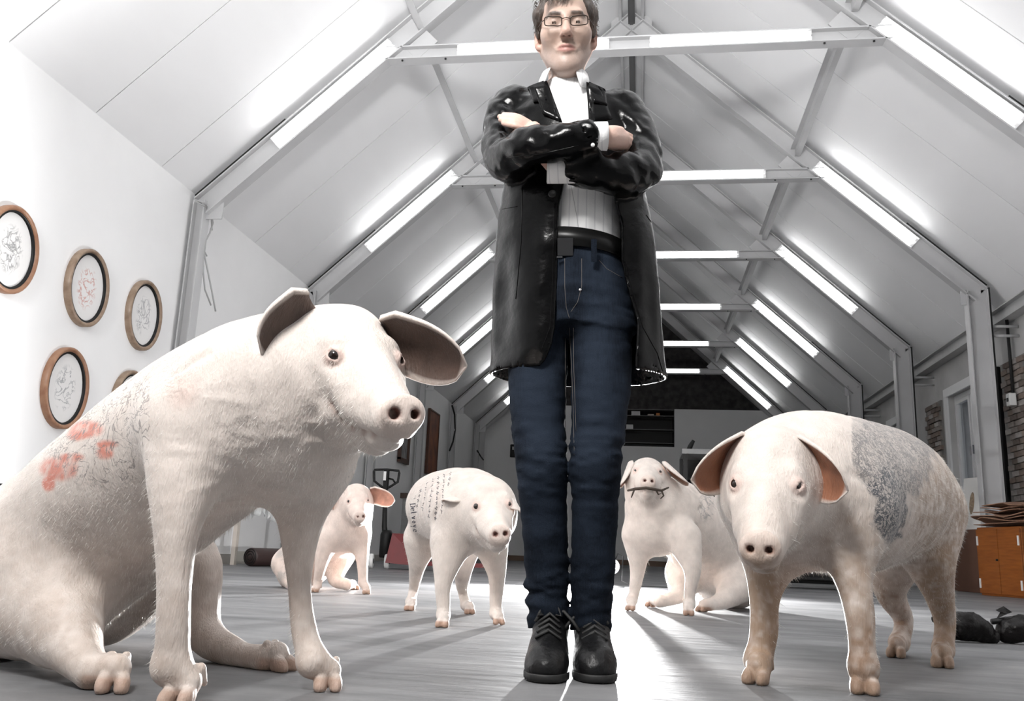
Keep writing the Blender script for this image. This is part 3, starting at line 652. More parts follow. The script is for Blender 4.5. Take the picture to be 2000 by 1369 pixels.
# ---- pig sitting at the picture wall
pig1 = dict(h=.0049, mat=skin_material('tattooed_pig_skin', (.22, .19, .18), 0), head=((-.637, 1.745, .665), (-47, -16, 5), .425),
  spine=[(5, 1180, 2.15, .18), (100, 1095, 2.08, .205), (285, 940, 1.93, .205), (440, 825, 1.80, .19), (555, 760, 1.74, .165)],
  mass=[(570, 850, 1.76, .14), (150, 1100, 1.95, .12)],
  legs=[dict(j=[(390, 840, 1.68, .115), (352, 985, 1.60, .058), (341, 1130, 1.585, .034), (338, 1235, 1.585, .033), (334, 1300, 1.59, .036)], toe=(335, 1385), fwd=(.0, -1)),
        dict(j=[(600, 905, 1.86, .1), (588, 1005, 1.86, .058), (584, 1115, 1.86, .031), (592, 1225, 1.86, .029), (610, 1290, 1.85, .033)], toe=(640, 1352), fwd=(.35, -1)),
        dict(j=[(50, 1120, 1.98, .19), (100, 1190, 1.86, .125), (148, 1268, 1.75, .058), (184, 1314, 1.70, .036)], toe=(215, 1356), fwd=(.45, -1), k=.06),
        dict(j=[(200, 1130, 2.25, .17), (375, 1090, 2.22, .075), (392, 1225, 2.20, .055), (460, 1275, 2.14, .037), (520, 1288, 2.1, .034)], toe=(562, 1312), fwd=(1, -.4), k=.05)],
  ears=[dict(g=(at(612, 600, 1.66), at(512, 694, 1.58), TC+RR*.30-UU*.25, .074, 1.15, 0)),
        dict(g=(at(750, 650, 1.72), at(912, 705, 1.66), TC-UU*.35, .068, .9, .01))],
  ear_in=(.075, .048, .038), hoof=(.52, .37, .30), bristles=42000, bwid=.00036, paint=paint1, wrinkle=.003, dirt=.38, dirt_h=.55, crease=[(560, 860, 1.66, .16), (430, 900, 1.66, .10), (230, 1120, 1.80, .10), (700, 860, 1.6, .10)])
P1 = make_pig('pig', 'large white sitting pig with faded red and grey tattoos on its flank', pig1)
# ---- pig standing with the dark tattooed flank
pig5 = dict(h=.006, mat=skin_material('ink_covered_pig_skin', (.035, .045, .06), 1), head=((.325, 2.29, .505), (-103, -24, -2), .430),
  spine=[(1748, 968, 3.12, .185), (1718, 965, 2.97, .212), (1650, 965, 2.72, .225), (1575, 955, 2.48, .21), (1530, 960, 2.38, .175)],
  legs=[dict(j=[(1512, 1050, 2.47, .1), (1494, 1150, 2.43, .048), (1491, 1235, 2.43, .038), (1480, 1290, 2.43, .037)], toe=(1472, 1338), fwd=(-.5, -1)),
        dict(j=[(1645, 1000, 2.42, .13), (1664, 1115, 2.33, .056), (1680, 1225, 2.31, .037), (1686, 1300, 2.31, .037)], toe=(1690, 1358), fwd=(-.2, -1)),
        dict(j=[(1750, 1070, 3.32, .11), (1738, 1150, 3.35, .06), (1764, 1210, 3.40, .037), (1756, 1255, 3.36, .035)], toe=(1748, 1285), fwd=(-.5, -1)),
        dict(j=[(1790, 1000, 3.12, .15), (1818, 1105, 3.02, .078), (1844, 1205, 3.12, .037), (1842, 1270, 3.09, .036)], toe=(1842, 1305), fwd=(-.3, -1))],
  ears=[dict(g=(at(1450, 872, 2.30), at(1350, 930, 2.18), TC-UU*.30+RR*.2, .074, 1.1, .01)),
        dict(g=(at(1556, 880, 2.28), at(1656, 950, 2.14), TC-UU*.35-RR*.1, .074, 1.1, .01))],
  ear_in=(.27, .115, .065), hoof=(.26, .17, .12), bristles=30000, bwid=.00036, paint=paint5, crease=[(1600, 1050, 2.3, .14), (1790, 1060, 3.0, .12)], dirt=.95, dirt_h=.52, wrinkle=.003)  # leg dirt made heavier to stand in for shade low on the legs
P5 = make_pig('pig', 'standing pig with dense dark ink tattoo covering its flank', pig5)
# ---- pig standing behind the man, with handwriting on its back
pig2 = dict(h=.008, mat=skin_material('written_pig_skin', (.1, .1, .12), 2), head=((-.610, 3.56, .470), (-71, -13, 6), .400),
  spine=[(850, 990, 4.22, .135), (858, 988, 4.1, .155), (885, 990, 3.95, .172), (917, 996, 3.68, .172), (930, 1000, 3.62, .15)],
  legs=[dict(j=[(880, 1060, 3.6, .085), (866, 1130, 3.55, .042), (866, 1180, 3.54, .029), (866, 1202, 3.54, .029)], toe=(862, 1226), fwd=(0, -1)),
        dict(j=[(958, 1060, 3.75, .075), (970, 1120, 3.77, .043), (968, 1175, 3.77, .029), (969, 1198, 3.77, .029)], toe=(975, 1221), fwd=(.3, -1)),
        dict(j=[(825, 1050, 4.25, .09), (816, 1100, 4.28, .05), (808, 1150, 4.42, .028), (802, 1175, 4.36, .028)], toe=(798, 1193), fwd=(-.1, -1)),
        dict(j=[(905, 1060, 4.25, .09), (903, 1115, 4.22, .05), (904, 1155, 4.38, .028), (910, 1182, 4.32, .028)], toe=(918, 1200), fwd=(.3, -1))],
  ears=[dict(g=(at(915, 964, 3.56), at(866, 976, 3.46), TC*.12-UU, .05, .8, .0)),
        dict(g=(at(985, 955, 3.54), at(1012, 992, 3.44), TC*.5-UU*.6, .055, .9, .01))],
  ear_in=(.33, .2, .15), hoof=(.40, .25, .18), bristles=5000, bwid=.0004)
P2 = make_pig('pig', 'white standing pig with handwritten lines of ink on its side', pig2)
# ---- pig sitting with a twig in its mouth
pig3 = dict(h=.0095, mat=skin_material('pale_pig_skin', (.16, .16, .17), 2), head=((.040, 5.19, .725), (-89, 2, -1), .415),
  spine=[(1425, 1105, 5.95, .27), (1385, 1060, 5.70, .25), (1320, 1005, 5.38, .205), (1282, 985, 5.22, .175)],
  mass=[(1282, 1030, 5.22, .165)],
  legs=[dict(j=[(1245, 1045, 5.2, .09), (1246, 1105, 5.22, .052), (1239, 1155, 5.23, .033), (1234, 1172, 5.23, .033)], toe=(1230, 1193), fwd=(-.2, -1)),
        dict(j=[(1335, 1050, 5.12, .1), (1352, 1110, 5.05, .055), (1347, 1160, 5.04, .034), (1346, 1180, 5.04, .034)], toe=(1345, 1203), fwd=(0, -1)),
        dict(j=[(1340, 1120, 5.75, .13), (1325, 1160, 5.5, .06), (1300, 1172, 5.38, .04), (1288, 1174, 5.33, .036)], toe=(1268, 1186), fwd=(-.6, -1)),
        dict(j=[(1450, 1120, 5.7, .16), (1420, 1165, 5.45, .075), (1395, 1178, 5.36, .042), (1385, 1180, 5.32, .036)], toe=(1368, 1195), fwd=(-.6, -1))],
  ears=[dict(g=(at(1228, 905, 5.18), at(1211, 945, 5.06), TC*.6-UU*.7+RR*.5, .06, 1.0, .01)),
        dict(g=(at(1302, 905, 5.18), at(1345, 940, 5.06), TC*.55-UU*.8-RR*.3, .065, 1.0, .01))],
  ear_in=(.34, .19, .13), hoof=(.40, .25, .18), bristles=7000, bwid=.0006, blen=1.7, paint=paint3)
P3 = make_pig('pig', 'sitting pig with a thin dark twig held across its mouth', pig3)
# ---- small pig far back beside the pallet truck
pig4 = dict(h=.0095, mat=skin_material('young_pig_skin', (.16, .16, .17), 2), head=((-1.765, 5.43, .565), (-66, -14, 6), .350),
  spine=[(588, 1108, 5.9, .17), (612, 1080, 5.75, .18), (655, 1035, 5.58, .16), (683, 1010, 5.5, .14)],
  mass=[(675, 1040, 5.5, .12)],
  legs=[dict(j=[(640, 1055, 5.42, .07), (627, 1105, 5.4, .04), (620, 1138, 5.42, .028)], toe=(612, 1157), fwd=(-.3, -1)),
        dict(j=[(703, 1045, 5.52, .07), (708, 1095, 5.5, .042), (709, 1138, 5.48, .03)], toe=(716, 1161), fwd=(.3, -1)),
        dict(j=[(665, 1080, 5.72, .10), (655, 1130, 5.65, .055), (678, 1142, 5.58, .034)], toe=(695, 1152), fwd=(1, -.6)),
        dict(j=[(560, 1100, 5.7, .10), (570, 1140, 5.6, .05), (590, 1146, 5.55, .034)], toe=(600, 1155), fwd=(1, -.6))],
  ears=[dict(g=(at(672, 962, 5.46), at(640, 990, 5.36), TC*.8+RR*.5, .055, 1.0, .0)),
        dict(g=(at(724, 962, 5.46), at(771, 978, 5.42), TC-UU*.2, .06, .8, .0))],
  ear_in=(.42, .22, .16), hoof=(.40, .25, .18), bristles=3000, bwid=.0006, paint=paint4, col=(.72, .60, .54), dirt=.25, dirt_h=.35)
P4 = make_pig('pig', 'small pink-eared pig sitting beside the red pallet truck', pig4)
# ================================================================== the man
YM = 2.27
def m_(u, v, dy=0.0): return at(u, v, YM+dy)
def zof(v, u=1110, dy=0): return m_(u, v, dy)[2]
def edge_rows(rows, ry, cy):
    """rows: (v, u_left, u_right) -> loft rows z, cx, cy, rx, ry"""
    out = []
    for i, (v, ul, ur) in enumerate(rows):
        a, b = m_(ul, v), m_(ur, v); r = ry[i] if hasattr(ry, '__len__') else ry; c = cy[i] if hasattr(cy, '__len__') else cy
        out.append(((a[2]+b[2])/2, (a[0]+b[0])/2, YM+c, (b[0]-a[0])/2, r))
    return out
man = thing('person', (m_(1112, 1300)[0], YM, 0), 'man in a black leather coat and jeans standing with crossed arms', 'person')
MO = V(man.location)
def to_obj(name, v, f, mt, parent, cols=None, attrs=None, org=None):
    o = part(name, mesh_np(name, np.asarray(v)-MO, f, mt, cols, attrs), parent); return o
def sub(name, mb, mt, parent):                 # mesh builder in world coordinates
    mb.v = [tuple(V(p)-MO) for p in mb.v]; return mb.build(name, mt, parent)
def attr_mat(name, rough, bump=.15, bscale=90, sss=0, stretch=None):
    m = mat(name, (1, 1, 1), rough, bump=bump, bscale=bscale, sss=sss, stretch=stretch); nt = m.node_tree
    a = nt.nodes.new('ShaderNodeAttribute'); a.attribute_name = 'Col'; nt.links.new(a.outputs['Color'], nt.nodes['Principled BSDF'].inputs['Base Color']); return m
MT['skin'] = attr_mat('man_skin', .48, .10, 160, .12)
# --- head frame
HO = m_(1105, 66, -.02); hf = unit(V(CAM[0]-HO[0], CAM[1]-HO[1], 0)); hp = math.radians(-16)
hx = unit(np.cross(hf, (0, 0, 1))); hx = unit(np.cross((0, 0, 1), -hf)) if False else hx
hfw = unit(hf*math.cos(hp)+V(0, 0, math.sin(hp))); HX = unit(np.cross(hfw, (0, 0, 1))); HZ = np.cross(HX, hfw)
rl = math.radians(-2.5); HX, HZ = math.cos(rl)*HX+math.sin(rl)*HZ, -math.sin(rl)*HX+math.cos(rl)*HZ
# seen from the camera the man's face x axis must run to image right
if HX@RR < 0: HX = -HX
HB = np.stack([HX, hfw, HZ], 1); HS = 1.0
def hg(x, y, z): return HO+HS*(HB@V(x, y, z))
S = Sdf()
S.ell(hg(0, -.018, .050), V(.078, .097, .085), HB, .02)
S.ell(hg(0, .015, -.028), V(.066, .075, .088), HB, .03)
S.ell(hg(0, .042, -.086), V(.040, .043, .036), HB, .03)
for s in (-1, 1):
    S.cone(hg(.054*s, -.015, -.045), hg(.018*s, .064, -.105), .021, .017, .025)
    S.ball(hg(.040*s, .056, -.018), .029, .03)
S.ball(hg(0, .074, -.110), .022, .022)
S.cone(hg(-.034, .079, .030), hg(.034, .079, .030), .013, .013, .02)
S.cone(hg(0, .090, .018), hg(0, .110, -.026), .0085, .0135, .014)
for s in (-1, 1): S.ball(hg(.0145*s, .100, -.031), .0085, .008)
for s in (-1, 1):
    S.ell(hg(.033*s, .100, .006), V(.019, .014, .011), HB, .014, -1)
    S.ball(hg(.033*s, .0745, .006), .0150, .004)
    S.cone(hg(.033*s-.010, .092, .0045), hg(.033*s+.010, .092, .0045), .0045, .0045, .003, -1)
    S.ball(hg(.0068*s, .107, -.041), .0044, .004, -1)
S.chain([(hg(-.025, .080, -.064), .004), (hg(-.008, .0915, -.0585), .0065), (hg(0, .093, -.0600), .006), (hg(.008, .0915, -.0585), .0065), (hg(.025, .080, -.064), .004)], .008)
S.chain([(hg(-.022, .080, -.068), .004), (hg(0, .090, -.0725), .0085), (hg(.022, .080, -.068), .004)], .008)
S.chain([(hg(-.027, .086, -.0645), .0016), (hg(0, .099, -.0655), .0018), (hg(.027, .086, -.0645), .0016)], .004, -1)
for s in (-1, 1):
    S.chain([(hg(.020*s, .100, -.028), .003), (hg(.034*s, .088, -.052), .0025)], .012, -1)
    EB = HB@np.stack([V(math.cos(.45), -math.sin(.45)*s, 0), V(math.sin(.45)*s, math.cos(.45), 0), V(0, 0, 1)], 1)
    S.ell(hg(.080*s, -.008, -.010), V(.011, .021, .034), EB, .008); S.ell(hg(.088*s, .002, -.006), V(.008, .011, .022), EB, .006, -1)
    S.ball(hg(.076*s, .002, -.040), .009, .008)
S.chain([(hg(0, -.030, -.07), .052), (hg(0, -.042, -.13), .053), (m_(1103, 190, .03), .066)], .03)
v, f = S.mesh(.0036); v = project(S, v, f, 2)
hl = (v-HO)@HB
c = np.tile(V(.50, .355, .29), (len(v), 1)); nz = vnoise(v, 60, 3)
c = lerp(c, (.44, .32, .27), .35*np.clip(nz+.2, 0, 1))
c = lerp(c, (.33, .26, .23), .45*sstep(-hl[:, 2], .045, .075)*(hl[:, 1] > .0)*(np.hypot(hl[:, 0]/.030, (hl[:, 2]+.066)/.018) > 1))
c = lerp(c, (.45, .19, .17), .7*(1-sstep(np.hypot(hl[:, 0]/.026, (hl[:, 2]+.066)/.0115), .75, 1.1))*(hl[:, 1] > .06))
c = lerp(c, (.66, .36, .30), .5*(1-sstep(np.abs(np.abs(hl[:, 0])-.083), .004, .014))*(hl[:, 1] < .03)*(hl[:, 2] > -.06)*(hl[:, 2] < .03))
c = lerp(c, (.62, .34, .28), .35*(1-sstep(np.linalg.norm(hl-V(0, .108, -.028), axis=1), .012, .028)))
for s in (-1, 1):
    br = np.maximum(np.abs(hl[:, 0]-.034*s)/.023, np.abs(hl[:, 2]-(.0305-.10*np.abs(np.abs(hl[:, 0])-.034)))/.0062)
    c = lerp(c, (.06, .04, .03), .95*(1-sstep(br, .7, 1.1))*(hl[:, 1] > .05))
    c = lerp(c, (.08, .03, .025), (1-sstep(np.linalg.norm(hl-V(.0068*s, .106, -.040), axis=1), .004, .0075)))
VV, FF, CC = [v], [f], [c]; k0 = len(v)
# --- hidden body under the clothes, arms and hands
S = Sdf()
sh_r, sh_l = m_(998, 214, .02), m_(1214, 221, .02)
R_ARM = [(sh_r, .060), (m_(984, 262, -.02), .060), (m_(988, 312, -.09), .056), (m_(1030, 289, -.19), .053), (m_(1090, 277, -.225), .046), (m_(1150, 266, -.22), .041)]
L_ARM = [(sh_l, .060), (m_(1242, 275, -.01), .061), (m_(1250, 330, -.06), .058), (m_(1215, 338, -.12), .053), (m_(1165, 335, -.155), .047), (m_(1122, 332, -.155), .042)]
S.loft(edge_rows([(640, 1030, 1200), (500, 1035, 1200), (400, 1040, 1190), (280, 1030, 1195), (215, 1035, 1180)], .075, .04), .03)
S.chain([(p, r*.55) for p, r in R_ARM]+[(m_(1175, 266, -.21), .024)], .02); S.chain([(p, r*.55) for p, r in L_ARM]+[(m_(1085, 330, -.15), .022)], .02)
for ub, ua in ((1056, 1074), (1164, 1152)): S.chain([(m_(ub+(1110-ub)*.2, 600, .02), .06), (m_(ub, 740, .01), .05), (m_(ub, 900, .0), .04), (m_(ua, 1110, .075), .032), (m_(ua, 1260, .11), .03)], .03)
v, f = S.mesh(.012); VV.append(v); FF.append(f+k0); CC.append(np.tile(V(.6, .43, .355), (len(v), 1))); k0 += len(v)
for hand in ('r', 'l'):
    S = Sdf()
    if hand == 'r':     # back of the hand tucked under the other arm
        S.chain([(m_(1172, 266, -.21), .024), (m_(1188, 268, -.195), .028), (m_(1208, 273, -.14), .030)], .012)
        for i, (dv, L_) in enumerate(((-14, 30), (-5, 36), (4, 34), (12, 27))):
            S.chain([(m_(1206, 270+dv, -.150), .0098), (m_(1206+L_*.5, 276+dv, -.10), .009), (m_(1206+L_, 284+dv, -.06), .0085)], .006)
        S.chain([(m_(1184, 260, -.21), .012), (m_(1198, 254, -.20), .011), (m_(1212, 254, -.165), .009)], .008)
    else:               # fingers lying over the other upper arm
        S.chain([(m_(1085, 328, -.145), .022), (m_(1062, 295, -.12), .027), (m_(1042, 262, -.11), .030)], .012)
        for i, (a, b, c_) in enumerate((((1034, 241), (1010, 228), (984, 224)), ((1030, 246), (1006, 233), (976, 228)), ((1027, 251), (1004, 239), (978, 234)), ((1026, 257), (1006, 246), (984, 241)))):
            S.chain([(m_(*a, -.115), .0090), (m_(*b, -.118-.006*i), .0085), (m_(*c_, -.100-.006*i), .0070)], .003)
        S.chain([(m_(1052, 272, -.12), .012), (m_(1050, 254, -.12), .011), (m_(1044, 244, -.12), .009)], .008)
    v, f = S.mesh(.0042); v = project(S, v, f, 1); VV.append(v); FF.append(f+k0); CC.append(np.tile(V(.62, .42, .35), (len(v), 1))*(1+.1*vnoise(v, 50, 2))[:, None]); k0 += len(v)
body = to_obj('body', np.concatenate(VV), np.concatenate(FF), MT['skin'], man, np.concatenate(CC))
# eyes
MT['sclera'] = mat('eye_white', (.75, .70, .66), .15); MT['iris'] = mat('dark_iris', (.05, .03, .02), .1)
for s in (-1, 1):
    e = MB().lathe([(.0132*math.sin(a), .0132*math.cos(a)) for a in np.linspace(.001, math.pi-.001, 14)], hg(.033*s, .0755, .006), None, 20)
    eo = sub('eye', e, MT['sclera'], man); gz = unit(unit(CAM-hg(.033*s, .0755, .006))*.45+hfw*.55)
    q = MB(); a1 = unit(np.cross(gz, (0, 0, 1))); a2 = np.cross(a1, gz); ctr = hg(.033*s, .0755, .006)
    q.add([ctr+gz*.0134+0*a1]+[ctr+gz*.0121+(math.cos(t)*a1+math.sin(t)*a2)*.0060 for t in np.linspace(0, 2*math.pi, 15)[:-1]], [(0, 1+i, 1+(i+1) % 14) for i in range(14)], True)
    sub('iris', q, MT['iris'], eo)
# hair
S = Sdf(); S.ell(hg(0, -.026, .055), V(.0845, .099, .092), HB, .02)
for s in (-1, 1): S.chain([(hg(.074*s, .010, .050), .020), (hg(.079*s, .010, .020), .011), (hg(.0775*s, .014, -.012), .006)], .015); S.ell(hg(.070*s, -.050, .005), V(.015, .042, .045), HB, .02)
S.ell(hg(0, .075, .020), V(.0665, .075, .071), HB, .012, -1)
S.bias = lambda P: .0035*vnoise(((P-HO)@HB)*V(1, .25, .25), 95, 3)+.0025*vnoise(((P-HO)@HB)*V(1, .3, .3), 210, 6)
v, f = S.mesh(.0038); MT['hairm'] = mat('dark_brown_hair', (.030, .020, .015), .42, bump=.6, bscale=260, col2=(.075, .05, .038), vscale=70, stretch=(1, .3, .2))
hair = to_obj('hair', v, f, MT['hairm'], man)
st = MB()
for i in range(70):
    x0 = rnd.uniform(-.055, .045); a = hg(x0, .052+rnd.uniform(-.01, .012), .108+rnd.uniform(-.004, .012)); b = hg(x0*1.05-.012, .088, .088-rnd.uniform(0, .012)); c_ = hg(x0*1.08-.022+rnd.uniform(-.01, .01), .092, .071-rnd.uniform(0, .022))
    if x0 < .02 or i % 3 == 0: st.tube([a, b, c_], [.0012, .0010, .0003], 4, cap=False)
for i in range(90):
    s = rnd.choice((-1, 1)); z = rnd.uniform(-.01, .11); a = hg(.080*s, rnd.uniform(-.03, .02), z); st.tube([a, a+HB@V(.006*s, .006, .003), a+HB@V(.012*s+rnd.uniform(-.004, .006), .006, -.008+rnd.uniform(-.01, .012))], [.0011, .0008, .0002], 4, cap=False)
tag(sub('hair_strands', st, MT['hairm'], hair), kind='stuff')
# glasses
MT['specs'] = mat('dark_spectacle_metal', (.045, .03, .022), .3, metal=.3)
gl = MB()
def rrect(cx, w, h, zc, y, s):
    pts = []
    for i in range(33):
        t = 2*math.pi*i/32; x = w/2*math.copysign(abs(math.cos(t))**.42, math.cos(t)); z = h/2*math.copysign(abs(math.sin(t))**.42, math.sin(t))
        pts.append(hg(cx+x, y-.10*abs(cx+x)*abs(cx+x)*18*.25-.0, zc+z-(.0015 if x*s < 0 else 0)))
    return pts
for s in (-1, 1): gl.tube(rrect(.0355*s, .047, .0255, .004, .107, s), .0016, 6, cap=False)
gl.tube([hg(-.0125, .106, .009), hg(0, .109, .0115), hg(.0125, .106, .009)], .0014, 6)
for s in (-1, 1): gl.tube([hg(.0585*s, .100, .009), hg(.0665*s, .090, .009), hg(.078*s, .03, .010), hg(.082*s, -.012, .006)], .0013, 6)
G = sub('glasses', gl, MT['specs'], man)
lm = bpy.data.materials.new('spectacle_lens'); lm.use_nodes = True; clear_glass(lm, .05)
for s in (-1, 1):
    r_ = rrect(.0355*s, .046, .0245, .004, .107, s)[:-1]; lb = MB(); lb.add(r_+[p-hfw*.001 for p in r_], [tuple(range(32)), tuple(range(63, 31, -1))]); sub('lens', lb, lm, G)
# --- jeans
def denim():
    m = mat('dark_denim', (.018, .032, .062), .85, bump=.25, bscale=500, spec=.08); nt = m.node_tree; N = nt.nodes; L = nt.links; p = N['Principled BSDF']
    tc = N.new('ShaderNodeTexCoord'); n = N.new('ShaderNodeTexNoise'); n.inputs['Scale'].default_value = 9; n.inputs['Detail'].default_value = 6; L.new(tc.outputs['Object'], n.inputs['Vector'])
    mp = N.new('ShaderNodeMapping'); mp.inputs['Scale'].default_value = (1, 1, .06); L.new(tc.outputs['Object'], mp.inputs[0])
    n2 = N.new('ShaderNodeTexNoise'); n2.inputs['Scale'].default_value = 420; n2.inputs['Detail'].default_value = 2; L.new(mp.outputs[0], n2.inputs['Vector'])
    a = N.new('ShaderNodeAttribute'); a.attribute_name = 'fade'
    s1 = N.new('ShaderNodeMath'); s1.operation = 'MULTIPLY_ADD'; s1.inputs[1].default_value = .9; L.new(n.outputs['Fac'], s1.inputs[0]); L.new(a.outputs['Fac'], s1.inputs[2])
    s2 = N.new('ShaderNodeMath'); s2.operation = 'MULTIPLY_ADD'; s2.inputs[1].default_value = .55; L.new(n2.outputs['Fac'], s2.inputs[0]); L.new(s1.outputs[0], s2.inputs[2])
    r = N.new('ShaderNodeValToRGB'); e = r.color_ramp.elements; e[0].position = .45; e[0].color = (.0025, .0037, .0065, 1); e[1].position = 1.1 if False else 1.0; e[1].color = (.016, .0225, .035, 1); L.new(s2.outputs[0], r.inputs[0]); L.new(r.outputs[0], p.inputs['Base Color']); return m
MT['denim'] = denim(); MT['stitch'] = mat('pale_stitching', (.10, .09, .085), .7); MT['belt'] = mat('black_belt_leather', (.005, .005, .005), .35, spec=.2)
S = Sdf()
R_LEG = [(m_(1052, 640, .02), .083), (m_(1050, 740, .0), .077), (m_(1052, 840, -.005), .069), (m_(1057, 900, -.01), .066), (m_(1062, 1000, .04), .060), (m_(1068, 1110, .075), .056), (m_(1072, 1222, .10), .053)]
L_LEG = [(m_(1172, 640, .02), .083), (m_(1174, 740, .0), .079), (m_(1168, 840, -.005), .069), (m_(1163, 900, -.01), .065), (m_(1162, 1000, .04), .059), (m_(1158, 1110, .075), .056), (m_(1153, 1222, .10), .053)]
S.chain(R_LEG, .006); S.chain(L_LEG, .006)
S.loft(edge_rows([(640, 1010, 1236), (600, 1012, 1234), (560, 1020, 1230), (520, 1026, 1222), (490, 1030, 1216), (470, 1030, 1214)], [.10, .108, .112, .112, .108, .106], .02), .05)
ZK = zof(900); ZA = zof(1205); ZC = zof(620)
def jean_bias(P):
    z = P[:, 2]; fold = vnoise(P*V(.5, .5, 2.1), 22, 4); fine = vnoise(P*V(.8, .8, 2.0), 46, 7)
    amp = .0018+.8*(.0055*np.exp(-((z-ZK)/.10)**2)+.0085*np.exp(-((z-ZA-.05)/.07)**2)+.004*np.exp(-((z-ZC)/.06)**2))
    return amp*fold+amp*.5*fine
S.bias = jean_bias
v, f = S.mesh(.0065); v = project(S, v, f, 1)
keep_z = zof(1228, 1110, .08)
v[:, 2] = np.maximum(v[:, 2], keep_z-.004*np.sin(v[:, 0]*60))
legx = np.minimum(np.abs(v[:, 0]-np.interp(v[:, 2], [ZA, ZK, ZC], [R_LEG[-1][0][0], R_LEG[3][0][0], R_LEG[0][0][0]])), np.abs(v[:, 0]-np.interp(v[:, 2], [ZA, ZK, ZC], [L_LEG[-1][0][0], L_LEG[3][0][0], L_LEG[0][0][0]])))
fade = .28*(1-sstep(legx, .01, .06))*sstep(v[:, 2], ZA, ZK)*(v[:, 1] < YM)+.08*(vnoise(v*V(.4, .4, 2.5), 26, 4) < -.2)
jeans = to_obj('jeans', v, f, MT['denim'], man, None, {'fade': fade})
from mathutils.bvhtree import BVHTree
bvh = BVHTree.FromPolygons([tuple(p) for p in v], [tuple(q) for q in f])
def lay(pts, r, off, tree=None, n=5):
    """thin cord lying on a surface, its course given by view points"""
    out = []
    for a, b in zip(pts[:-1], pts[1:]):
        for t in np.linspace(0, 1, 9)[:-1]:
            u, w_ = a[0]+(b[0]-a[0])*t, a[1]+(b[1]-a[1])*t; h_ = (tree or bvh).ray_cast(Vector(CAM), Vector(ray(u, w_)).normalized())
            if h_[0] is not None: out.append(V(h_[0])+V(h_[1])*off)
    mb = MB()
    if len(out) > 1: mb.tube(out, r, n)
    return mb
for pts in ([(1103, 505), (1103, 560), (1106, 600), (1113, 625)], [(1136, 505), (1136, 560), (1128, 590), (1113, 612)], [(1112, 640), (1116, 700), (1120, 800), (1122, 900)], [(1170, 508), (1185, 525), (1220, 545)], [(1120, 640), (1121, 720), (1126, 860)], [(1104, 660), (1104, 760), (1104, 850)]):
    mb = lay(pts, .0007, .0004)
    if mb.v: sub('seam', mb, MT['stitch'], jeans)
h_ = bvh.ray_cast(Vector(CAM), Vector(ray(1133, 566)).normalized())
if h_[0] is not None:
    n_ = V(h_[1]); Rb = np.stack([unit(np.cross(n_, (0, 0, 1))), np.cross(n_, unit(np.cross(n_, (0, 0, 1)))), n_], 1); sub('rivet', MB().lathe([(.0001, .004), (.003, .0035), (.0045, .001), (.0045, -.002)], V(h_[0]), Rb, 10), MT['chrome'], jeans)
# belt
rows = edge_rows([(503, 1027, 1219), (468, 1027, 1217)], .112, .02); bm = MB(); P = []
for z, cx, cy, rx, ry in sorted(rows): P.append([(cx+(rx+.003)*math.cos(t), cy+(ry+.003)*math.sin(t), z+.012*math.cos(t)*-1) for t in np.linspace(0, 2*math.pi, 49)[:-1]])
bm.grid(P, True, True)
belt = sub('belt', bm, MT['belt'], man); so = belt.modifiers.new('thick', 'SOLIDIFY'); so.thickness = .004; so.offset = 1
bk = MB(); bc = m_(1104, 482, -.100); bR = np.stack([RR, fw, UU], 1); bk.box(bc, (.040, .005, .046), bR); sub('buckle', bk, mat('gunmetal_buckle', (.12, .12, .125), .28, metal=.9), belt)
bk = MB(); bk.box(m_(1093, 502, -.104), (.014, .004, .004), bR); sub('buckle_prong', bk, MT['chrome'], belt)
lp = MB(); lp.box(m_(1160, 489, -.106), (.014, .006, .058), bR); sub('belt_loop', lp, MT['denim'], jeans)
# --- shirt
def shirt_mat():
    m = mat('white_striped_cotton', (.86, .86, .86), .8, bump=.15, bscale=300); nt = m.node_tree; N = nt.nodes; L = nt.links
    tc = N.new('ShaderNodeTexCoord'); w_ = N.new('ShaderNodeTexWave'); w_.inputs['Scale'].default_value = 14; w_.inputs['Distortion'].default_value = .6; w_.bands_direction = 'X'; L.new(tc.outputs['Object'], w_.inputs['Vector'])
    r = N.new('ShaderNodeValToRGB'); e = r.color_ramp.elements; e[0].position = .0; e[0].color = (.70, .70, .715, 1); e[1].position = .10; e[1].color = (.88, .88, .88, 1); L.new(w_.outputs['Fac'], r.inputs[0]); L.new(r.outputs[0], N['Principled BSDF'].inputs['Base Color']); return m
MT['shirt'] = shirt_mat()
S = Sdf()
S.loft(edge_rows([(505, 1032, 1216), (480, 1030, 1220), (450, 1032, 1222), (400, 1040, 1212), (330, 1030, 1205), (270, 1020, 1205), (220, 1020, 1200), (192, 1040, 1175), (172, 1060, 1150), (160, 1066, 1143)], [.105, .112, .116, .114, .112, .112, .10, .08, .074, .070], .03), .02)
S.bias = lambda P: .0045*vnoise(P*V(1.2, 1, .8)@np.array([[.8, 0, .6], [0, 1, 0], [-.6, 0, .8]]), 20, 2)*sstep(zof(330)-P[:, 2], -.05, .15)+.0022*vnoise(P*V(1.5, 1, .4), 44, 4)
v, f = S.mesh(.0065); v = project(S, v, f, 1); shirt = to_obj('shirt', v, f, MT['shirt'], man)
bvs = BVHTree.FromPolygons([tuple(p) for p in v], [tuple(q) for q in f])
mb = lay([(1103, 190), (1110, 300)], .0008, .0006, bvs)
if mb.v: sub('placket_seam', mb, mat('grey_thread', (.5, .5, .5), .8), shirt)
mb = lay([(1113, 350), (1126, 420), (1134, 470)], .0008, .0006, bvs)
if mb.v: sub('placket_seam', mb, mat('grey_thread', (.5, .5, .5), .8), shirt)
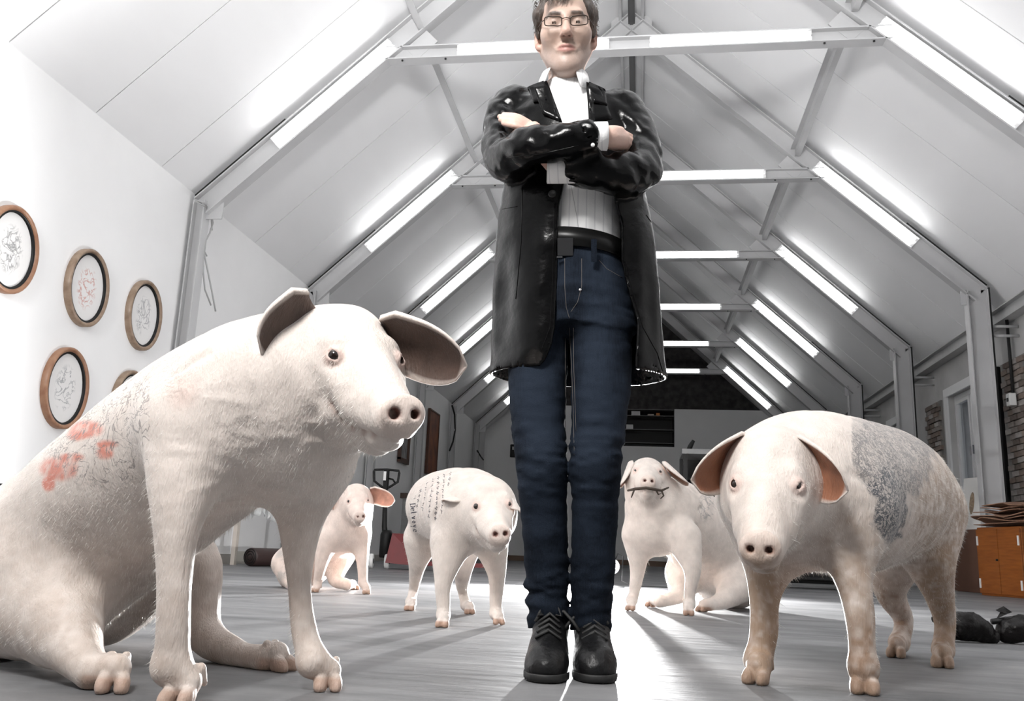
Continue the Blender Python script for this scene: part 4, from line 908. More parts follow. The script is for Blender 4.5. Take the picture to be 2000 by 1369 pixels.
# collar: standing band with two open leaves
for s in (-1, 1):
    P = []
    for i, t in enumerate(np.linspace(0, 1, 14)):
        an = math.radians(28+t*150)*1; cx, cy = m_(1103, 165, .03)[0], YM+.025
        x = cx+s*.066*math.sin(an); y = cy-.068*math.cos(an); zt_ = zof(145)-.0+.012*t; zb = zof(180)+.012*t-.0
        tip = max(0, 1-t/.35); P.append([(x*1+s*.003*tip, y-.006*tip, zt_-.002*tip), (x+s*.006+s*.004*tip, y-.010-.012*tip, (zt_+zb)/2-.004*tip), (x+s*.010+s*.012*tip, y-.012-.020*tip, zb-.022*tip)])
    c_ = MB().slab(P, .0035); sub('collar', c_, MT['shirt'], shirt)
# --- leather coat
def leather():
    m = mat('black_leather', (.002, .002, .0022), .20, bump=.12, bscale=60, spec=.18, coat=0); return m
MT['leather'] = leather()
ZH_ = zof(728, 1110, .0)
TOR = edge_rows([(728, 948, 1306), (690, 950, 1300), (600, 955, 1290), (530, 959, 1284), (470, 963, 1280), (400, 972, 1268), (340, 985, 1252), (280, 992, 1238), (230, 985, 1236), (200, 1000, 1222), (182, 1040, 1180), (168, 1058, 1152)],
                [.155, .152, .148, .145, .142, .14, .138, .135, .125, .11, .09, .075], [.06, .055, .05, .045, .04, .035, .03, .03, .035, .04, .045, .045])
S = Sdf(); S.loft(TOR, .02)
TSH = Sdf(); TSH.loft(TOR+[(min(r_[0] for r_ in TOR)-.12, *min(TOR)[1:])], .02); ZIN = zof(250)
S.chain([(V(sh_r)+V(.035, .01, .005), .062), (V(sh_r), .064)]+R_ARM[1:], .035); S.chain([(V(sh_l)+V(-.035, .01, .005), .062), (V(sh_l), .064)]+L_ARM[1:], .035)
# sleeve ends are hollow
for A in (R_ARM, L_ARM):
    d = unit(A[-1][0]-A[-2][0]); S.cone(A[-1][0]-d*.012, A[-1][0]+d*.08, A[-1][1]-.006, A[-1][1]-.006, .004, -1); S.cone(A[-1][0]+d*.050, A[-1][0]+d*.058, .050, .05, .004, -1)
OL = [(160, 1070), (200, 1082), (240, 1097), (300, 1108), (350, 1103), (400, 1091), (470, 1089), (560, 1087), (640, 1082), (672, 1076), (700, 1064), (722, 1042), (742, 1000)]
OR = [(160, 1146), (200, 1148), (240, 1151), (300, 1165), (370, 1196), (430, 1213), (500, 1213), (560, 1227), (620, 1245), (742, 1238)]
def edge_x(tab, dy): 
    P = np.array([m_(u, v_, dy) for v_, u in tab]); o = np.argsort(P[:, 2]); return P[o, 2], P[o, 0]
zl, xl = edge_x(OL, -.10); zr, xr = edge_x(OR, -.09)
arm_segs = Sdf(); arm_segs.chain(R_ARM, .01); arm_segs.chain(L_ARM, .01)
def coat_bias(P):
    z = P[:, 2]; fold = (.008*vnoise(P*V(1.6, 1, .22), 15, 3)*sstep(zof(380)-z, 0, .2)+.002*vnoise(P, 26, 6)+.014*vnoise(P*V(1.5, 1, .25), 9, 9)*sstep(zof(430)-z, 0, .2))*(.25+.75*sstep(z-ZH_, .0, .05))
    aw = np.exp(-np.maximum(arm_segs.ev(P), 0)/.01); fold = fold+aw*(.0075*vnoise(P*V(1.0, .8, 1.0)@np.array([[.7, 0, .7], [0, 1, 0], [-.7, 0, .7]])*V(.55, 1, 1.7), 24, 8)+.003*vnoise(P, 52, 2))
    return fold
class Coat(Sdf):
    def ev(s, P):
        D = Sdf.ev(s, P); P = np.asarray(P); dt = TSH.ev(P); nr = np.abs(dt) < .09
        if nr.any(): dt[nr] += coat_bias(P[nr])
        th = .008+.012*sstep(P[:, 2]-ZH_, .0, .06)
        shell = np.maximum(dt+th, np.maximum(P[:, 2]-ZIN, -(arm_segs.ev(P)-.004)))      # hollow inside the torso
        D = np.maximum(D, -shell)
        a = np.interp(P[:, 2], zl, xl); b = np.interp(P[:, 2], zr, xr)
        op = np.maximum(np.maximum(a-P[:, 0], P[:, 0]-b), P[:, 1]-(YM+.055))          # inside the front opening: negative
        op = np.maximum(op, -(arm_segs.ev(P)-.010))
        return np.maximum(D, -op)
C_ = Coat(); C_.p = S.p; C_.bias = coat_bias
v, f = C_.mesh(.0068); v = project(C_, v, f, 1)
coat = to_obj('coat', v, f, MT['leather'], man)
bvc = BVHTree.FromPolygons([tuple(p) for p in v], [tuple(q) for q in f])
# lapels, hem stitching, buttons, pocket flaps
def flap(quad, t=.006, off=.006, n=7, curve=.006):
    """quad of view points laid on the coat front: tl, tr, br, bl"""
    P = []
    for i in np.linspace(0, 1, n):
        row = []
        for j in np.linspace(0, 1, n):
            a = V(quad[0])*(1-j)+V(quad[1])*j; b = V(quad[3])*(1-j)+V(quad[2])*j; q = a*(1-i)+b*i
            row.append(q)
        P.append(row)
    P = np.array(P); W = np.zeros((n, n, 3)); 
    dep = np.full((n, n), np.nan)
    for i in range(n):
        for j in range(n):
            d_ = Vector(ray(*P[i, j])).normalized(); h1 = bvc.ray_cast(Vector(CAM), d_); h2 = bvs.ray_cast(Vector(CAM), d_)
            ys = [h[0][1] for h in (h1, h2) if h[0] is not None]
            if ys: dep[i, j] = min(ys)
    dep = np.where(np.isnan(dep), np.nanmean(dep), dep); md = np.median(dep); dep = np.clip(dep, md-.03, md+.03)
    gi, gj = np.meshgrid(np.linspace(-1, 1, n), np.linspace(-1, 1, n), indexing='ij'); A_ = np.c_[np.ones(n*n), gi.ravel(), gj.ravel()]; dep = .25*dep+.75*(A_@np.linalg.lstsq(A_, dep.ravel(), rcond=None)[0]).reshape(n, n)
    for _ in range(3): dep[1:-1, 1:-1] = (dep[:-2, 1:-1]+dep[2:, 1:-1]+dep[1:-1, :-2]+dep[1:-1, 2:])/4
    for i in range(n):
        for j in range(n): W[i, j] = at(P[i, j][0], P[i, j][1], dep[i, j]-off)
    return MB().slab(W, t)
sub('lapel', flap([(1040, 166), (1068, 158), (1099, 242), (1060, 222)], .004), MT['leather'], coat)
sub('lapel', flap([(1030, 170), (1062, 158), (1068, 196), (1042, 200)], .004, .010), MT['leather'], coat)
sub('lapel', flap([(1145, 160), (1172, 170), (1196, 232), (1151, 244)], .004), MT['leather'], coat)
sub('lapel', flap([(1150, 160), (1182, 174), (1186, 206), (1160, 200)], .004, .010), MT['leather'], coat)
h_ = bvc.ray_cast(Vector(CAM), Vector(ray(1079, 379)).normalized())
if h_[0] is not None:
    n_ = V(h_[1]); e1 = unit(np.cross(n_, (0, 0, 1))); Rb = np.stack([e1, np.cross(n_, e1), n_], 1)
    bt = MB().lathe([(.0001, .003), (.006, .003), (.0075, .005), (.010, .005), (.011, .002), (.011, -.003)], V(h_[0]), Rb, 18); sub('button', bt, mat('horn_button', (.03, .03, .03), .25), coat)
for pts in ([(1083, 400), (1081, 480), (1079, 560), (1074, 640), (1055, 690)], [(1020, 365), (1018, 470), (1006, 600)], [(970, 410), (1016, 402)], [(1218, 440), (1220, 500), (1236, 570), (1256, 640), (1284, 690), (1300, 745)], [(990, 308), (1060, 300), (1140, 282)], [(1262, 420), (1278, 442)]):
    mb = lay(pts, .0011, .0005, bvc)
    if mb.v: sub('seam', mb, MT['leather'], coat)
# shirt cuffs out of the sleeves
for A, e in ((R_ARM, (1186, 266, -.212)), (L_ARM, (1068, 331, -.163))):
    a = A[-1][0]; b = m_(*e); d = b-a; cf = MB().tube([a-d*.3, a+d*.15, a+d*.6, a+d*.98, a+d, a+d*.97], [.033, .035, .036, .0365, .034, .028], 22, cap=False); sub('cuff', cf, MT['shirt'], shirt)
cb = MB().lathe([(.0001, .002), (.004, .0018), (.005, 0), (.005, -.002)], m_(1158, 283, -.262), np.stack([RR, UU, -fw], 1), 12); sub('button', cb, MT['shirt'], shirt)
# --- shoes
MT['shoe'] = mat('black_shoe_leather', (.006, .006, .0065), .38, bump=.3, bscale=60, spec=.25); MT['sole'] = mat('black_rubber', (.010, .010, .010), .6); MT['lace'] = mat('black_lace', (.018, .018, .018), .7)
for s, uc, an in ((-1, 1062, (1074, 1215)), (1, 1164, (1152, 1215))):
    toe = atz(uc, 1336, 0); ank = m_(*an, .10); heel = V(ank[0], ank[1]+.055, 0); toe = V(toe[0], toe[1]+.02, 0)
    d = unit(toe-heel); sd = np.cross(d, (0, 0, 1)); L_ = np.linalg.norm(toe-heel); up = V(0, 0, 1); g = lambda t, x, z: heel+d*L_*t+sd*x+up*z
    S = Sdf()
    S.chain([(g(.02, 0, .045), .036), (g(.3, 0, .044), .042), (g(.62, 0, .040), .052), (g(.80, 0, .034), .052), (g(.90, 0, .026), .042)], .02)
    S.chain([(g(.08, 0, .10), .046), (g(.22, 0, .11), .046), (g(.50, 0, .078), .042)], .03)
    S.ell(g(.16, 0, .145), V(.05, .06, .03), np.stack([sd, d, up], 1), .02)
    S.chain([(g(.60, -.04, .045), .004), (g(.74, 0, .066), .004), (g(.60, .04, .045), .004)], .008)
    S.ell(g(.92, 0, .030), V(.036, .030, .022), np.stack([sd, d, up], 1), .015)
    S.bias = lambda P: .0015*vnoise(P, 45, 3)
    v, f = S.mesh(.0055, .012); v = project(S, v, f, 1, .012); so_ = to_obj('shoe', v, f, MT['shoe'], man)
    S2 = Sdf(); S2.chain([(g(.02, 0, .012), .038), (g(.3, 0, .012), .042), (g(.62, 0, .012), .0535), (g(.80, 0, .012), .0545), (g(.92, 0, .012), .046)], .02)
    v2, f2 = S2.mesh(.007, .0); v2[:, 2] = np.clip(v2[:, 2], 0.0005, .020); to_obj('sole', v2, f2, MT['sole'], so_)
    lc = MB()
    for i, t in enumerate((.36, .43, .50, .57, .64)):
        zz = .150-.17*(t-.36); w_ = .022+.010*i/4; lc.tube([g(t, -w_, zz-.012), g(t+.01, 0, zz+.006), g(t+.03, w_, zz-.012)], .0034, 6); lc.tube([g(t+.03, -w_, zz-.012), g(t+.012, 0, zz+.008), g(t, w_, zz-.012)], .0034, 6)
    lc.tube([g(.36, 0, .152), g(.38, s*.035, .150), g(.41, s*.058, .128), g(.43, s*.075, .105)], .0045, 6); lc.tube([g(.36, 0, .152), g(.40, -s*.02, .150), g(.45, -s*.036, .125)], .0045, 6)
    for q_ in (-1, 1): lc.tube([g(.36, 0, .15), g(.40, q_*.020, .160), g(.45, q_*.030, .140), g(.40, q_*.012, .142)], .0038, 6)
    sub('laces', lc, MT['lace'], so_)
# ================================================================== things in the room
# oval framed drawings on the left wall
def drawing_mat(i, tint):
    m = mat('drawing_paper', (.76, .75, .74), .7); nt = m.node_tree; N = nt.nodes; L = nt.links; tc = N.new('ShaderNodeTexCoord'); O = tc.outputs['Object']
    ob = N.new('ShaderNodeMapping'); ob.inputs['Location'].default_value = (i*3.7, i*1.9, i*.7); L.new(O, ob.inputs[0])
    q = N.new('ShaderNodeTexNoise'); q.inputs['Scale'].default_value = 9; q.inputs['Detail'].default_value = 5; q.inputs['Distortion'].default_value = 1.4; L.new(ob.outputs[0], q.inputs['Vector'])
    s1 = N.new('ShaderNodeMath'); s1.operation = 'SUBTRACT'; s1.inputs[1].default_value = .5; L.new(q.outputs['Fac'], s1.inputs[0]); s2 = N.new('ShaderNodeMath'); s2.operation = 'ABSOLUTE'; L.new(s1.outputs[0], s2.inputs[0])
    s3 = N.new('ShaderNodeMapRange'); s3.inputs['From Min'].default_value = .004; s3.inputs['From Max'].default_value = .05; s3.inputs['To Min'].default_value = .95; s3.inputs['To Max'].default_value = 0; L.new(s2.outputs[0], s3.inputs['Value'])
    mp = N.new('ShaderNodeMapping'); mp.inputs['Scale'].default_value = (0, 7.5, 5.2); L.new(O, mp.inputs[0]); ln = N.new('ShaderNodeVectorMath'); ln.operation = 'LENGTH'; L.new(mp.outputs[0], ln.inputs[0])
    s4 = N.new('ShaderNodeMapRange'); s4.inputs['From Min'].default_value = .75; s4.inputs['From Max'].default_value = 1.15; s4.inputs['To Min'].default_value = 1; s4.inputs['To Max'].default_value = 0; L.new(ln.outputs['Value'], s4.inputs['Value'])
    mu = N.new('ShaderNodeMath'); mu.operation = 'MULTIPLY'; L.new(s3.outputs[0], mu.inputs[0]); L.new(s4.outputs[0], mu.inputs[1])
    mx = N.new('ShaderNodeMix'); mx.data_type = 'RGBA'; L.new(mu.outputs[0], mx.inputs['Factor']); mx.inputs['A'].default_value = (.76, .75, .74, 1); mx.inputs['B'].default_value = (*tint, 1); L.new(mx.outputs['Result'], N['Principled BSDF'].inputs['Base Color']); return m
FRM = mat('gilded_brown_wood', (.20, .13, .085), .38, col2=(.34, .25, .18), vscale=14)
FRM2 = mat('reddish_brown_wood', (.24, .11, .06), .38, col2=(.36, .20, .12), vscale=14)
for i, (yy, zz, tint, fm, lab) in enumerate([(6.11, 2.50, (.25, .25, .25), FRM2, 'oval framed pencil drawing with dense grey scribble, end of the upper row'), (7.13, 2.49, (.55, .28, .24), FRM, 'oval framed drawing with a faint reddish sketch, middle of the upper row'),
        (8.09, 2.49, (.33, .33, .34), FRM, 'oval framed drawing with a small grey figure, upper row beside the column'), (7.04, 1.54, (.28, .29, .30), FRM2, 'oval framed drawing in reddish wood hanging alone below the upper row'), (8.05, 1.54, (.4, .4, .4), FRM, 'oval frame on the wall half hidden behind the sitting pig')]):
    a, b = .255, .32; t = thing('oval_picture', (XL, yy, zz), lab, 'picture')
    nn = 40; P = []
    prof = [(.016, .0), (.016, .05), (.028, .062), (.046, .058), (.056, .045), (.060, .02)]
    for r_, x_ in prof: P.append([(x_, (a+.06-r_)*math.cos(q), (b+.06-r_)*math.sin(q)) for q in np.linspace(0, 2*math.pi, nn+1)[:-1]])
    MB().grid(P, True, True).build('frame', fm, t)
    P = [[(x_, (a+d_)*math.cos(q), (b+d_)*math.sin(q)) for q in np.linspace(0, 2*math.pi, nn+1)[:-1]] for x_, d_ in ((.044, .004), (.044, -.012), (.022, -.014))]
    MB().grid(P, True, True).build('inner_rim', MT['black'], t)
    d_ = MB(); d_.add([(.022, 0, 0)]+[(.022, a*math.cos(q), b*math.sin(q)) for q in np.linspace(0, 2*math.pi, nn+1)[:-1]], [(0, 1+k, 1+(k+1) % nn) for k in range(nn)]); d_.build('drawing', drawing_mat(i, tint), t)
# cables hanging from the knee of the first truss
cb = thing('hanging_cable', tuple(atx(385, 392, -4.85)), 'loose grey cables dangling from the knee of the steel frame', 'cable'); o0 = V(cb.location); gcm = mat('grey_cable', (.42, .42, .42), .6)
for pts in ([(380, 390), (398, 396), (412, 415), (416, 435), (410, 455), (402, 470), (398, 490), (397, 530), (400, 565), (412, 596)], [(380, 392), (402, 404), (413, 428), (414, 450)], [(398, 490), (406, 530), (414, 570), (421, 608)], [(402, 470), (399, 490), (404, 500)]):
    MB().tube([atx(u, v, -4.86)-o0 for u, v in pts], .009, 6).build('cable', gcm, cb)
for pts, X in (([(883, 792), (888, 810), (889, 840), (885, 862), (878, 880)], -4.86), ([(932, 880), (938, 890), (944, 898)], -4.86)):
    p0 = atx(*pts[0], X); tag(MB().tube([atx(u, v, X)-p0 for u, v in pts], .022, 6).build('wall_cable', MT['dark'], loc=tuple(p0)), 'thick dark cable drooping beside a far column' if len(pts) == 5 else 'short bent cable end by the last column', 'cable')
# bowl on a small table at the left wall
tp = at(-18, 984, 5.2); tb = thing('side_table', (tp[0], tp[1], 0), 'small brown wooden table standing by the picture wall', 'table'); zt_ = tp[2]
MB().box((0, 0, zt_-.02), (.5, .45, .04)).build('table_top', MT['wood'], tb)
for sx in (-1, 1):
    for sy in (-1, 1): MB().bar((sx*.21, sy*.18, 0), (sx*.21, sy*.18, zt_-.04), .04, .04, (1, 0, 0)).build('leg', MT['wood'], tb)
tag(MB().lathe([(.001, .0), (.055, .0), (.06, .004), (.105, .06), (.122, .125), (.117, .127), (.10, .065), (.05, .012), (.001, .010)], n=36).build('bowl', MT['black'], loc=(tp[0]-.0, tp[1], zt_+.0005)), 'black bowl standing on the small brown wooden table', 'bowl')
# clothes rail with white cloths
rk = thing('clothes_rail', tuple(atz(455, 1103)), 'pale wooden clothes rail beside the picture wall', 'rack'); ro = V(rk.location)
ma = mat('pale_wood', (.62, .56, .50), .6, var=.06)
dy = unit(atz(540, 1104)-ro)
for d in (0, 1.05): MB().bar(dy*d, dy*d+V(0, 0, 1.25), .07, .05, (1, 0, 0)).build('post', ma, rk)
MB().bar(V(0, 0, 1.2), dy*1.05+V(0, 0, 1.2), .05, .04).build('rail', ma, rk)
MB().bar(V(0, 0, .10), dy*1.05+V(0, 0, .10), .03, .12).build('foot_board', mat('beige_board', (.40, .38, .34), .7), rk)
clm = mat('white_linen', (.72, .74, .74), .85, bump=.2, bscale=120)
for i, d in enumerate((.25, .55, .86)):
    P = []; zb = .62-.06*(i % 2); ln_ = 1.18-zb
    for r_ in np.linspace(0, 1, 14):
        row = []
        for t in np.linspace(-1, 1, 22):
            x = t*(.07+.055*r_); row.append(dy*x+np.cross(dy, (0, 0, 1))*(.025*math.sin(t*9+i*2)*r_+.02*math.sin(t*4+i)*r_)+V(0, 0, -ln_*r_-.03*math.cos(t*6+i)*r_))
        P.append(row)
    q = ro+dy*d+V(0, 0, 1.18)-np.cross(dy, (0, 0, 1))*-.05
    tag(MB().slab(P, .008).build('hanging_cloth', clm, loc=tuple(q)), ['white cloth hanging at the post end of the clothes rail', 'white cloth hanging in the middle of the clothes rail', 'white cloth hanging at the far end of the clothes rail'][i], 'cloth')
wp = atz(435, 1100); tag(MB().box((0, 0, .34), (.30, .05, .68)).build('white_panel', mat('white_board', (.78, .77, .78), .6), loc=(wp[0], wp[1]-.1, 0), bevel=.006), 'plain white board standing on the floor against the clothes rail', 'board')
rp = atz(414, 1101); rb = thing('striped_bag', (rp[0], rp[1]-.15, 0), 'small red and white carrier bag leaning on the white board', 'bag')
MB().add([(-.14, -.04, 0), (.12, -.04, 0), (.02, -.03, .22), (-.12, -.03, .24), (-.14, .06, 0), (.12, .06, 0), (.02, .04, .22), (-.12, .04, .24)], [(0, 1, 2, 3), (7, 6, 5, 4), (0, 3, 7, 4), (1, 5, 6, 2), (2, 6, 7, 3), (0, 4, 5, 1)]).build('bag_body', mat('white_plastic', (.7, .68, .68), .5), rb)
MB().bar((-.08, -.055, .16), (.13, -.055, .01), .012, .05, (0, 1, 0)).build('stripe', mat('orange_red_print', (.45, .08, .03), .5), rb)
# leather roll
rl_ = atz(521, 1106); rr_ = thing('leather_roll', (rl_[0], rl_[1], 0), 'dark rolled hide lying on the floor beside the clothes rail', 'roll')
Q = np.stack([V(0, 0, 1), unit(V(.9, -.3, 0)), unit(V(.3, .9, 0))], 1)
MB().lathe([(.001, -.3), (.10, -.3), (.105, -.28), (.105, .5), (.10, .52), (.001, .52)], (0, 0, .106), Q, 24).build('roll', mat('dark_red_hide', (.035, .018, .016), .5), rr_)
for r_ in (.03, .06, .085): MB().lathe([(r_, -.301), (r_+.008, -.306), (r_+.012, -.301)], (0, 0, .106), Q, 24).build('roll_edge', MT['black'], rr_)
# baseboard on the left and the back
struct(MB().box((XL+.012, 16, .06), (.024, 24, .12)).build('baseboard_left', mat('beige_baseboard', (.42, .40, .37), .6)))
struct(MB().box((0, YB-.012, .08), (9.9, .024, .16)).build('baseboard_back', mat('brown_baseboard', (.2, .13, .09), .6)))
# pallet truck
g = atz(742, 1110); pt = thing('pallet_truck', (g[0], g[1], 0), 'red hand pallet truck with black loop handle', 'pallet truck')
redm = mat('red_enamel', (.13, .005, .007), .45, var=.1); whm = mat('white_wheel', (.75, .75, .74), .4)
sc = 12.3/1724.0
rt = V(RR[0], RR[1], 0); rt = unit(rt); bk_ = V(-rt[1], rt[0], 0); zz = V(0, 0, 1)
hz = at(740, 918, g[1])[2]; hb = at(740, 948, g[1])[2]
hp_ = [(-.17, hz-.02), (-.165, hz), (0, hz+.01), (.165, hz), (.172, hz-.03), (.16, hz-.15), (.05, hb-.02), (0, hb-.03), (-.05, hb-.02), (-.16, hz-.15), (-.172, hz-.03)]
MB().tube([rt*x+zz*z for x, z in hp_+hp_[:1]], .017, 8, cap=False).build('handle', MT['black'], pt)
MB().bar(rt*0+zz*(hb-.05), zz*hz, .07, .06, (1, 0, 0)).build('handle_grip', MT['black'], pt)
MB().box(rt*-.015-bk_*.045+zz*(hz-.08), (.035, .01, .12)).build('label_plate', whm, pt)
MB().tube([rt*.03+zz*(hz-.11), rt*.09+zz*(hz-.12), rt*.12+zz*(hz-.16)], .012, 6).build('release_lever', MT['black'], pt)
MB().tube([zz*(hb-.04), rt*.02+zz*.55, rt*.05+zz*.35], [.03, .035, .045], 12).build('tiller', MT['black'], pt)
MB().lathe([(.001, 0), (.075, 0), (.085, .02), (.085, .30), (.06, .36), (.001, .36)], rt*.06+zz*.14, None, 18).build('pump', MT['black'], pt)
fr = MB()
for s_ in (-1, 1): fr.add([tuple(rt*.10+bk_*.26*s_+zz*.08), tuple(rt*.62+bk_*.26*s_+zz*.05), tuple(rt*.62+bk_*.26*s_+zz*.13), tuple(rt*.34+bk_*.22*s_+zz*.46), tuple(rt*.16+bk_*.2*s_+zz*.46)], [(0, 1, 2, 3, 4)])
fr.v += []; n0 = 5; fr.f += [(0, 4, 9, 5), (4, 3, 8, 9), (3, 2, 7, 8)]; fr.sm += [False]*3
fr.build('frame', redm, pt)
for s_ in (-1, 1):
    MB().box(rt*1.05+bk_*.19*s_+zz*.09, (1.15, .16, .05), np.stack([rt, bk_, zz], 1)).build('fork', redm, pt)
    wh = MB().lathe([(.02, -.03), (.085, -.03), (.095, -.02), (.095, .02), (.085, .03), (.02, .03)], rt*(.0+.02*s_)+bk_*.0+rt*.085*s_+zz*.095-bk_*.12, np.stack([zz, bk_, rt], 1), 20).build('wheel', whm, pt)
    MB().lathe([(.001, -.034), (.035, -.034), (.035, .034), (.001, .034)], rt*(.0+.02*s_)+rt*.085*s_+zz*.095-bk_*.12, np.stack([zz, bk_, rt], 1), 12).build('hub', MT['black'], wh)
# grey crate behind the pallet truck
g = atz(783, 1100); gc = thing('grey_crate', (g[0], g[1]+.8, 0), 'tall grey crate with a dark top edge behind the pallet truck', 'crate')
for i in range(4): MB().box((-.165+.11*i, 0, .62), (.104, .34, 1.16)).build('board', mat('grey_board', (.20, .20, .20), .7, var=.2, vscale=5), gc)
MB().box((0, 0, 1.24), (.52, .4, .10)).build('top_rail', mat('dark_brown_rail', (.05, .028, .02), .6), gc); MB().box((0, 0, .02), (.5, .4, .04)).build('base', MT['black'], gc)
# rust-red picture and small brown frame far along the left wall
rp_ = thing('wall_panel', (XL+.01, 21.0, 2.78), 'rust brown upright panel picture on the far picture wall', 'picture')
MB().box((.02, 0, 0), (.04, 1.0, 1.5)).build('panel', mat('rust_panel', (.11, .028, .010), .6, col2=(.26, .075, .02), vscale=3.5, detail=8), rp_)
fr = MB()
for s_ in (-1, 1): fr.box((.03, s_*.51, 0), (.06, .03, 1.56)); fr.box((.03, 0, s_*.765), (.06, .99, .03))
fr.build('frame', mat('thin_brown_frame', (.08, .03, .015), .5), rp_)
pc = atx(786, 872, XL); pf = thing('small_picture', (XL+.01, pc[1], pc[2]), 'small dark brown framed picture near the rust brown panel', 'picture')
fr = MB()
for s_ in (-1, 1): fr.box((.03, s_*.33, 0), (.06, .10, .62)); fr.box((.03, 0, s_*.31), (.06, .76, .10))
fr.build('frame', mat('dark_brown_frame', (.07, .03, .018), .5), pf); MB().box((.015, 0, 0), (.02, .6, .55)).build('canvas', mat('grey_canvas', (.25, .25, .25), .8, var=.3), pf)
sw = at(1003, 881, YB); st_ = thing('switch_box', (sw[0], YB-.06, sw[2]), 'small black switch box on the white end wall', 'switch box')
MB().box((0, 0, 0), (.2, .1, .42)).build('case', MT['black'], st_, bevel=.02); MB().box((0, -.06, .08), (.06, .02, .1)).build('lever', MT['steel'], st_)
# black workshop rack behind the pigs
wr_ = thing('workshop_rack', (1.95, 11.2, 0), 'low black steel work bench with a grey top behind the pigs', 'bench')
ztp = at(1340, 879, 11.0)[2]; xl_ = at(1331, 885, 11.0)[0]-1.95
MB().box(((xl_+1.0)/2, 0, ztp-.03), (1.0-xl_, .7, .06)).build('bench_top', mat('grey_bench_top', (.16, .16, .16), .4), wr_)
for x in (xl_+.04, .96):
    for y in (-.32, .32): MB().bar((x, y, 0), (x, y, ztp-.06), .05, .05, (1, 0, 0)).build('leg', MT['black'], wr_)
for z in (.12, ztp-.35, ztp*.55): MB().box(((xl_+1.0)/2, .05, z), (.98-xl_, .6, .03)).build('shelf', MT['black'], wr_)
MB().box(((xl_+1.0)/2, .34, ztp/2), (1.0-xl_, .02, ztp-.1)).build('back_panel', MT['black'], wr_)
bx_ = at(1345, 872, 11.0); tag(MB().tube([(0, 0, .0), (.02, 0, .05), (.06, 0, .12)], [.03, .03, .02], 8).build('hand_tool', MT['black'], loc=(bx_[0], 11.0, ztp+.0)), 'short black tool lying on the grey bench top', 'tool')
# orange cabinet, carton and leaning picture on the right
cA, cB = V(4.10, 11.75, 0), V(4.30, 11.0, 0); cx_ = unit(cB-cA); cn = V(cx_[1], -cx_[0], 0); cn = cn if cn[0] > 0 else -cn
R_ = np.stack([cx_, cn, V(0, 0, 1)], 1); W_, D_, H_ = .80, .42, .80
cab = thing('orange_cabinet', tuple(cA+cx_*W_/2+cn*D_/2), 'low orange wooden cabinet with double doors and pale hinges', 'cabinet')
om = mat('orange_stained_wood', (.21, .058, .008), .45, col2=(.30, .09, .014), vscale=5, stretch=(1, 1, 8), bump=.1)
MB().box((0, 0, H_/2), (W_, D_, H_), R_).build('body', om, cab, bevel=.006)
for s_ in (-1, 1):
    d_ = MB().box(R_@V(s_*W_/4, -D_/2-.011, H_/2), (W_/2-.012, .022, H_-.05), R_).build('door', om, cab, bevel=.004)
    for z in (.14, H_-.16): MB().box(R_@V(s_*(W_/2-.03), -D_/2-.026, z), (.025, .01, .11), R_).build('hinge', whm, d_)
    if s_ < 0: MB().lathe([(.001, .02), (.012, .018), (.012, 0)], R_@V(-.02, -D_/2-.024, H_*.52), np.stack([cx_, V(0, 0, 1), -cn], 1), 12).build('knob', MT['black'], d_)
# crumpled brown hides piled on the cabinet
hm = mat('brown_paper_hide', (.20, .10, .06), .75, col2=(.33, .19, .125), vscale=9, bump=.4, bscale=40)
hn = ['bottom', 'lowest but one', 'third from the bottom', 'fourth from the bottom', 'fifth from the bottom', 'uppermost but one', 'topmost']
def hide_z(i, x, y):
    z = H_+.008
    for j in range(i+1): z += .017+.060*(.5+.5*math.sin(x*(4.5+.6*j)+j*2.3)*math.cos(y*(6-j*.3)+j*1.1))**2
    return z
for i in range(7):
    P = []; w2, d2 = .50-.034*i, .27-.008*i; ph = i*1.7; x0, y0 = .07+.04*math.sin(i*2.2), .015*math.cos(i*3)
    for a in np.linspace(-1, 1, 19):
        row = []
        for b in np.linspace(-1, 1, 13):
            x = x0+a*w2*(1+.12*math.sin(b*3+ph)); y = y0+b*d2*(1+.12*math.cos(a*4+ph)); row.append(R_@V(x, y, hide_z(i, x, y)))
        P.append(row)
    tag(MB().slab(P, .009, smooth=False).build('brown_hide', hm, loc=tuple(cab.location)), 'crumpled brown sheet %s in the pile on the orange cabinet' % hn[i], 'sheet', 'brown sheets piled on the cabinet')
# carton with hand hole
kA = V(4.24, 13.45, 0); kx = unit(V(.22, -.75, 0)); kn = V(-kx[1], kx[0], 0); kn = kn if kn[0] > 0 else -kn; Rk = np.stack([kx, kn, V(0, 0, 1)], 1)
kb = thing('carton', tuple(kA+kx*.36+kn*.18), 'brown moving carton with a dark hand hole beside the cabinet', 'box'); km = mat('brown_cardboard', (.115, .055, .035), .8, var=.06)
MB().box((0, 0, .41), (.72, .36, .82), Rk).build('carton_body', km, kb, bevel=.005)
MB().lathe([(.001, .002), (.075, .002), (.08, 0)], Rk@V(-.02, -.182, .62), np.stack([kx, V(0, 0, .42), -kn], 1), 24).build('hand_hole', MT['black'], kb); MB().box(Rk@V(0, 0, .824), (.72, .06, .004), Rk).build('tape', mat('parcel_tape', (.2, .11, .07), .4), kb)
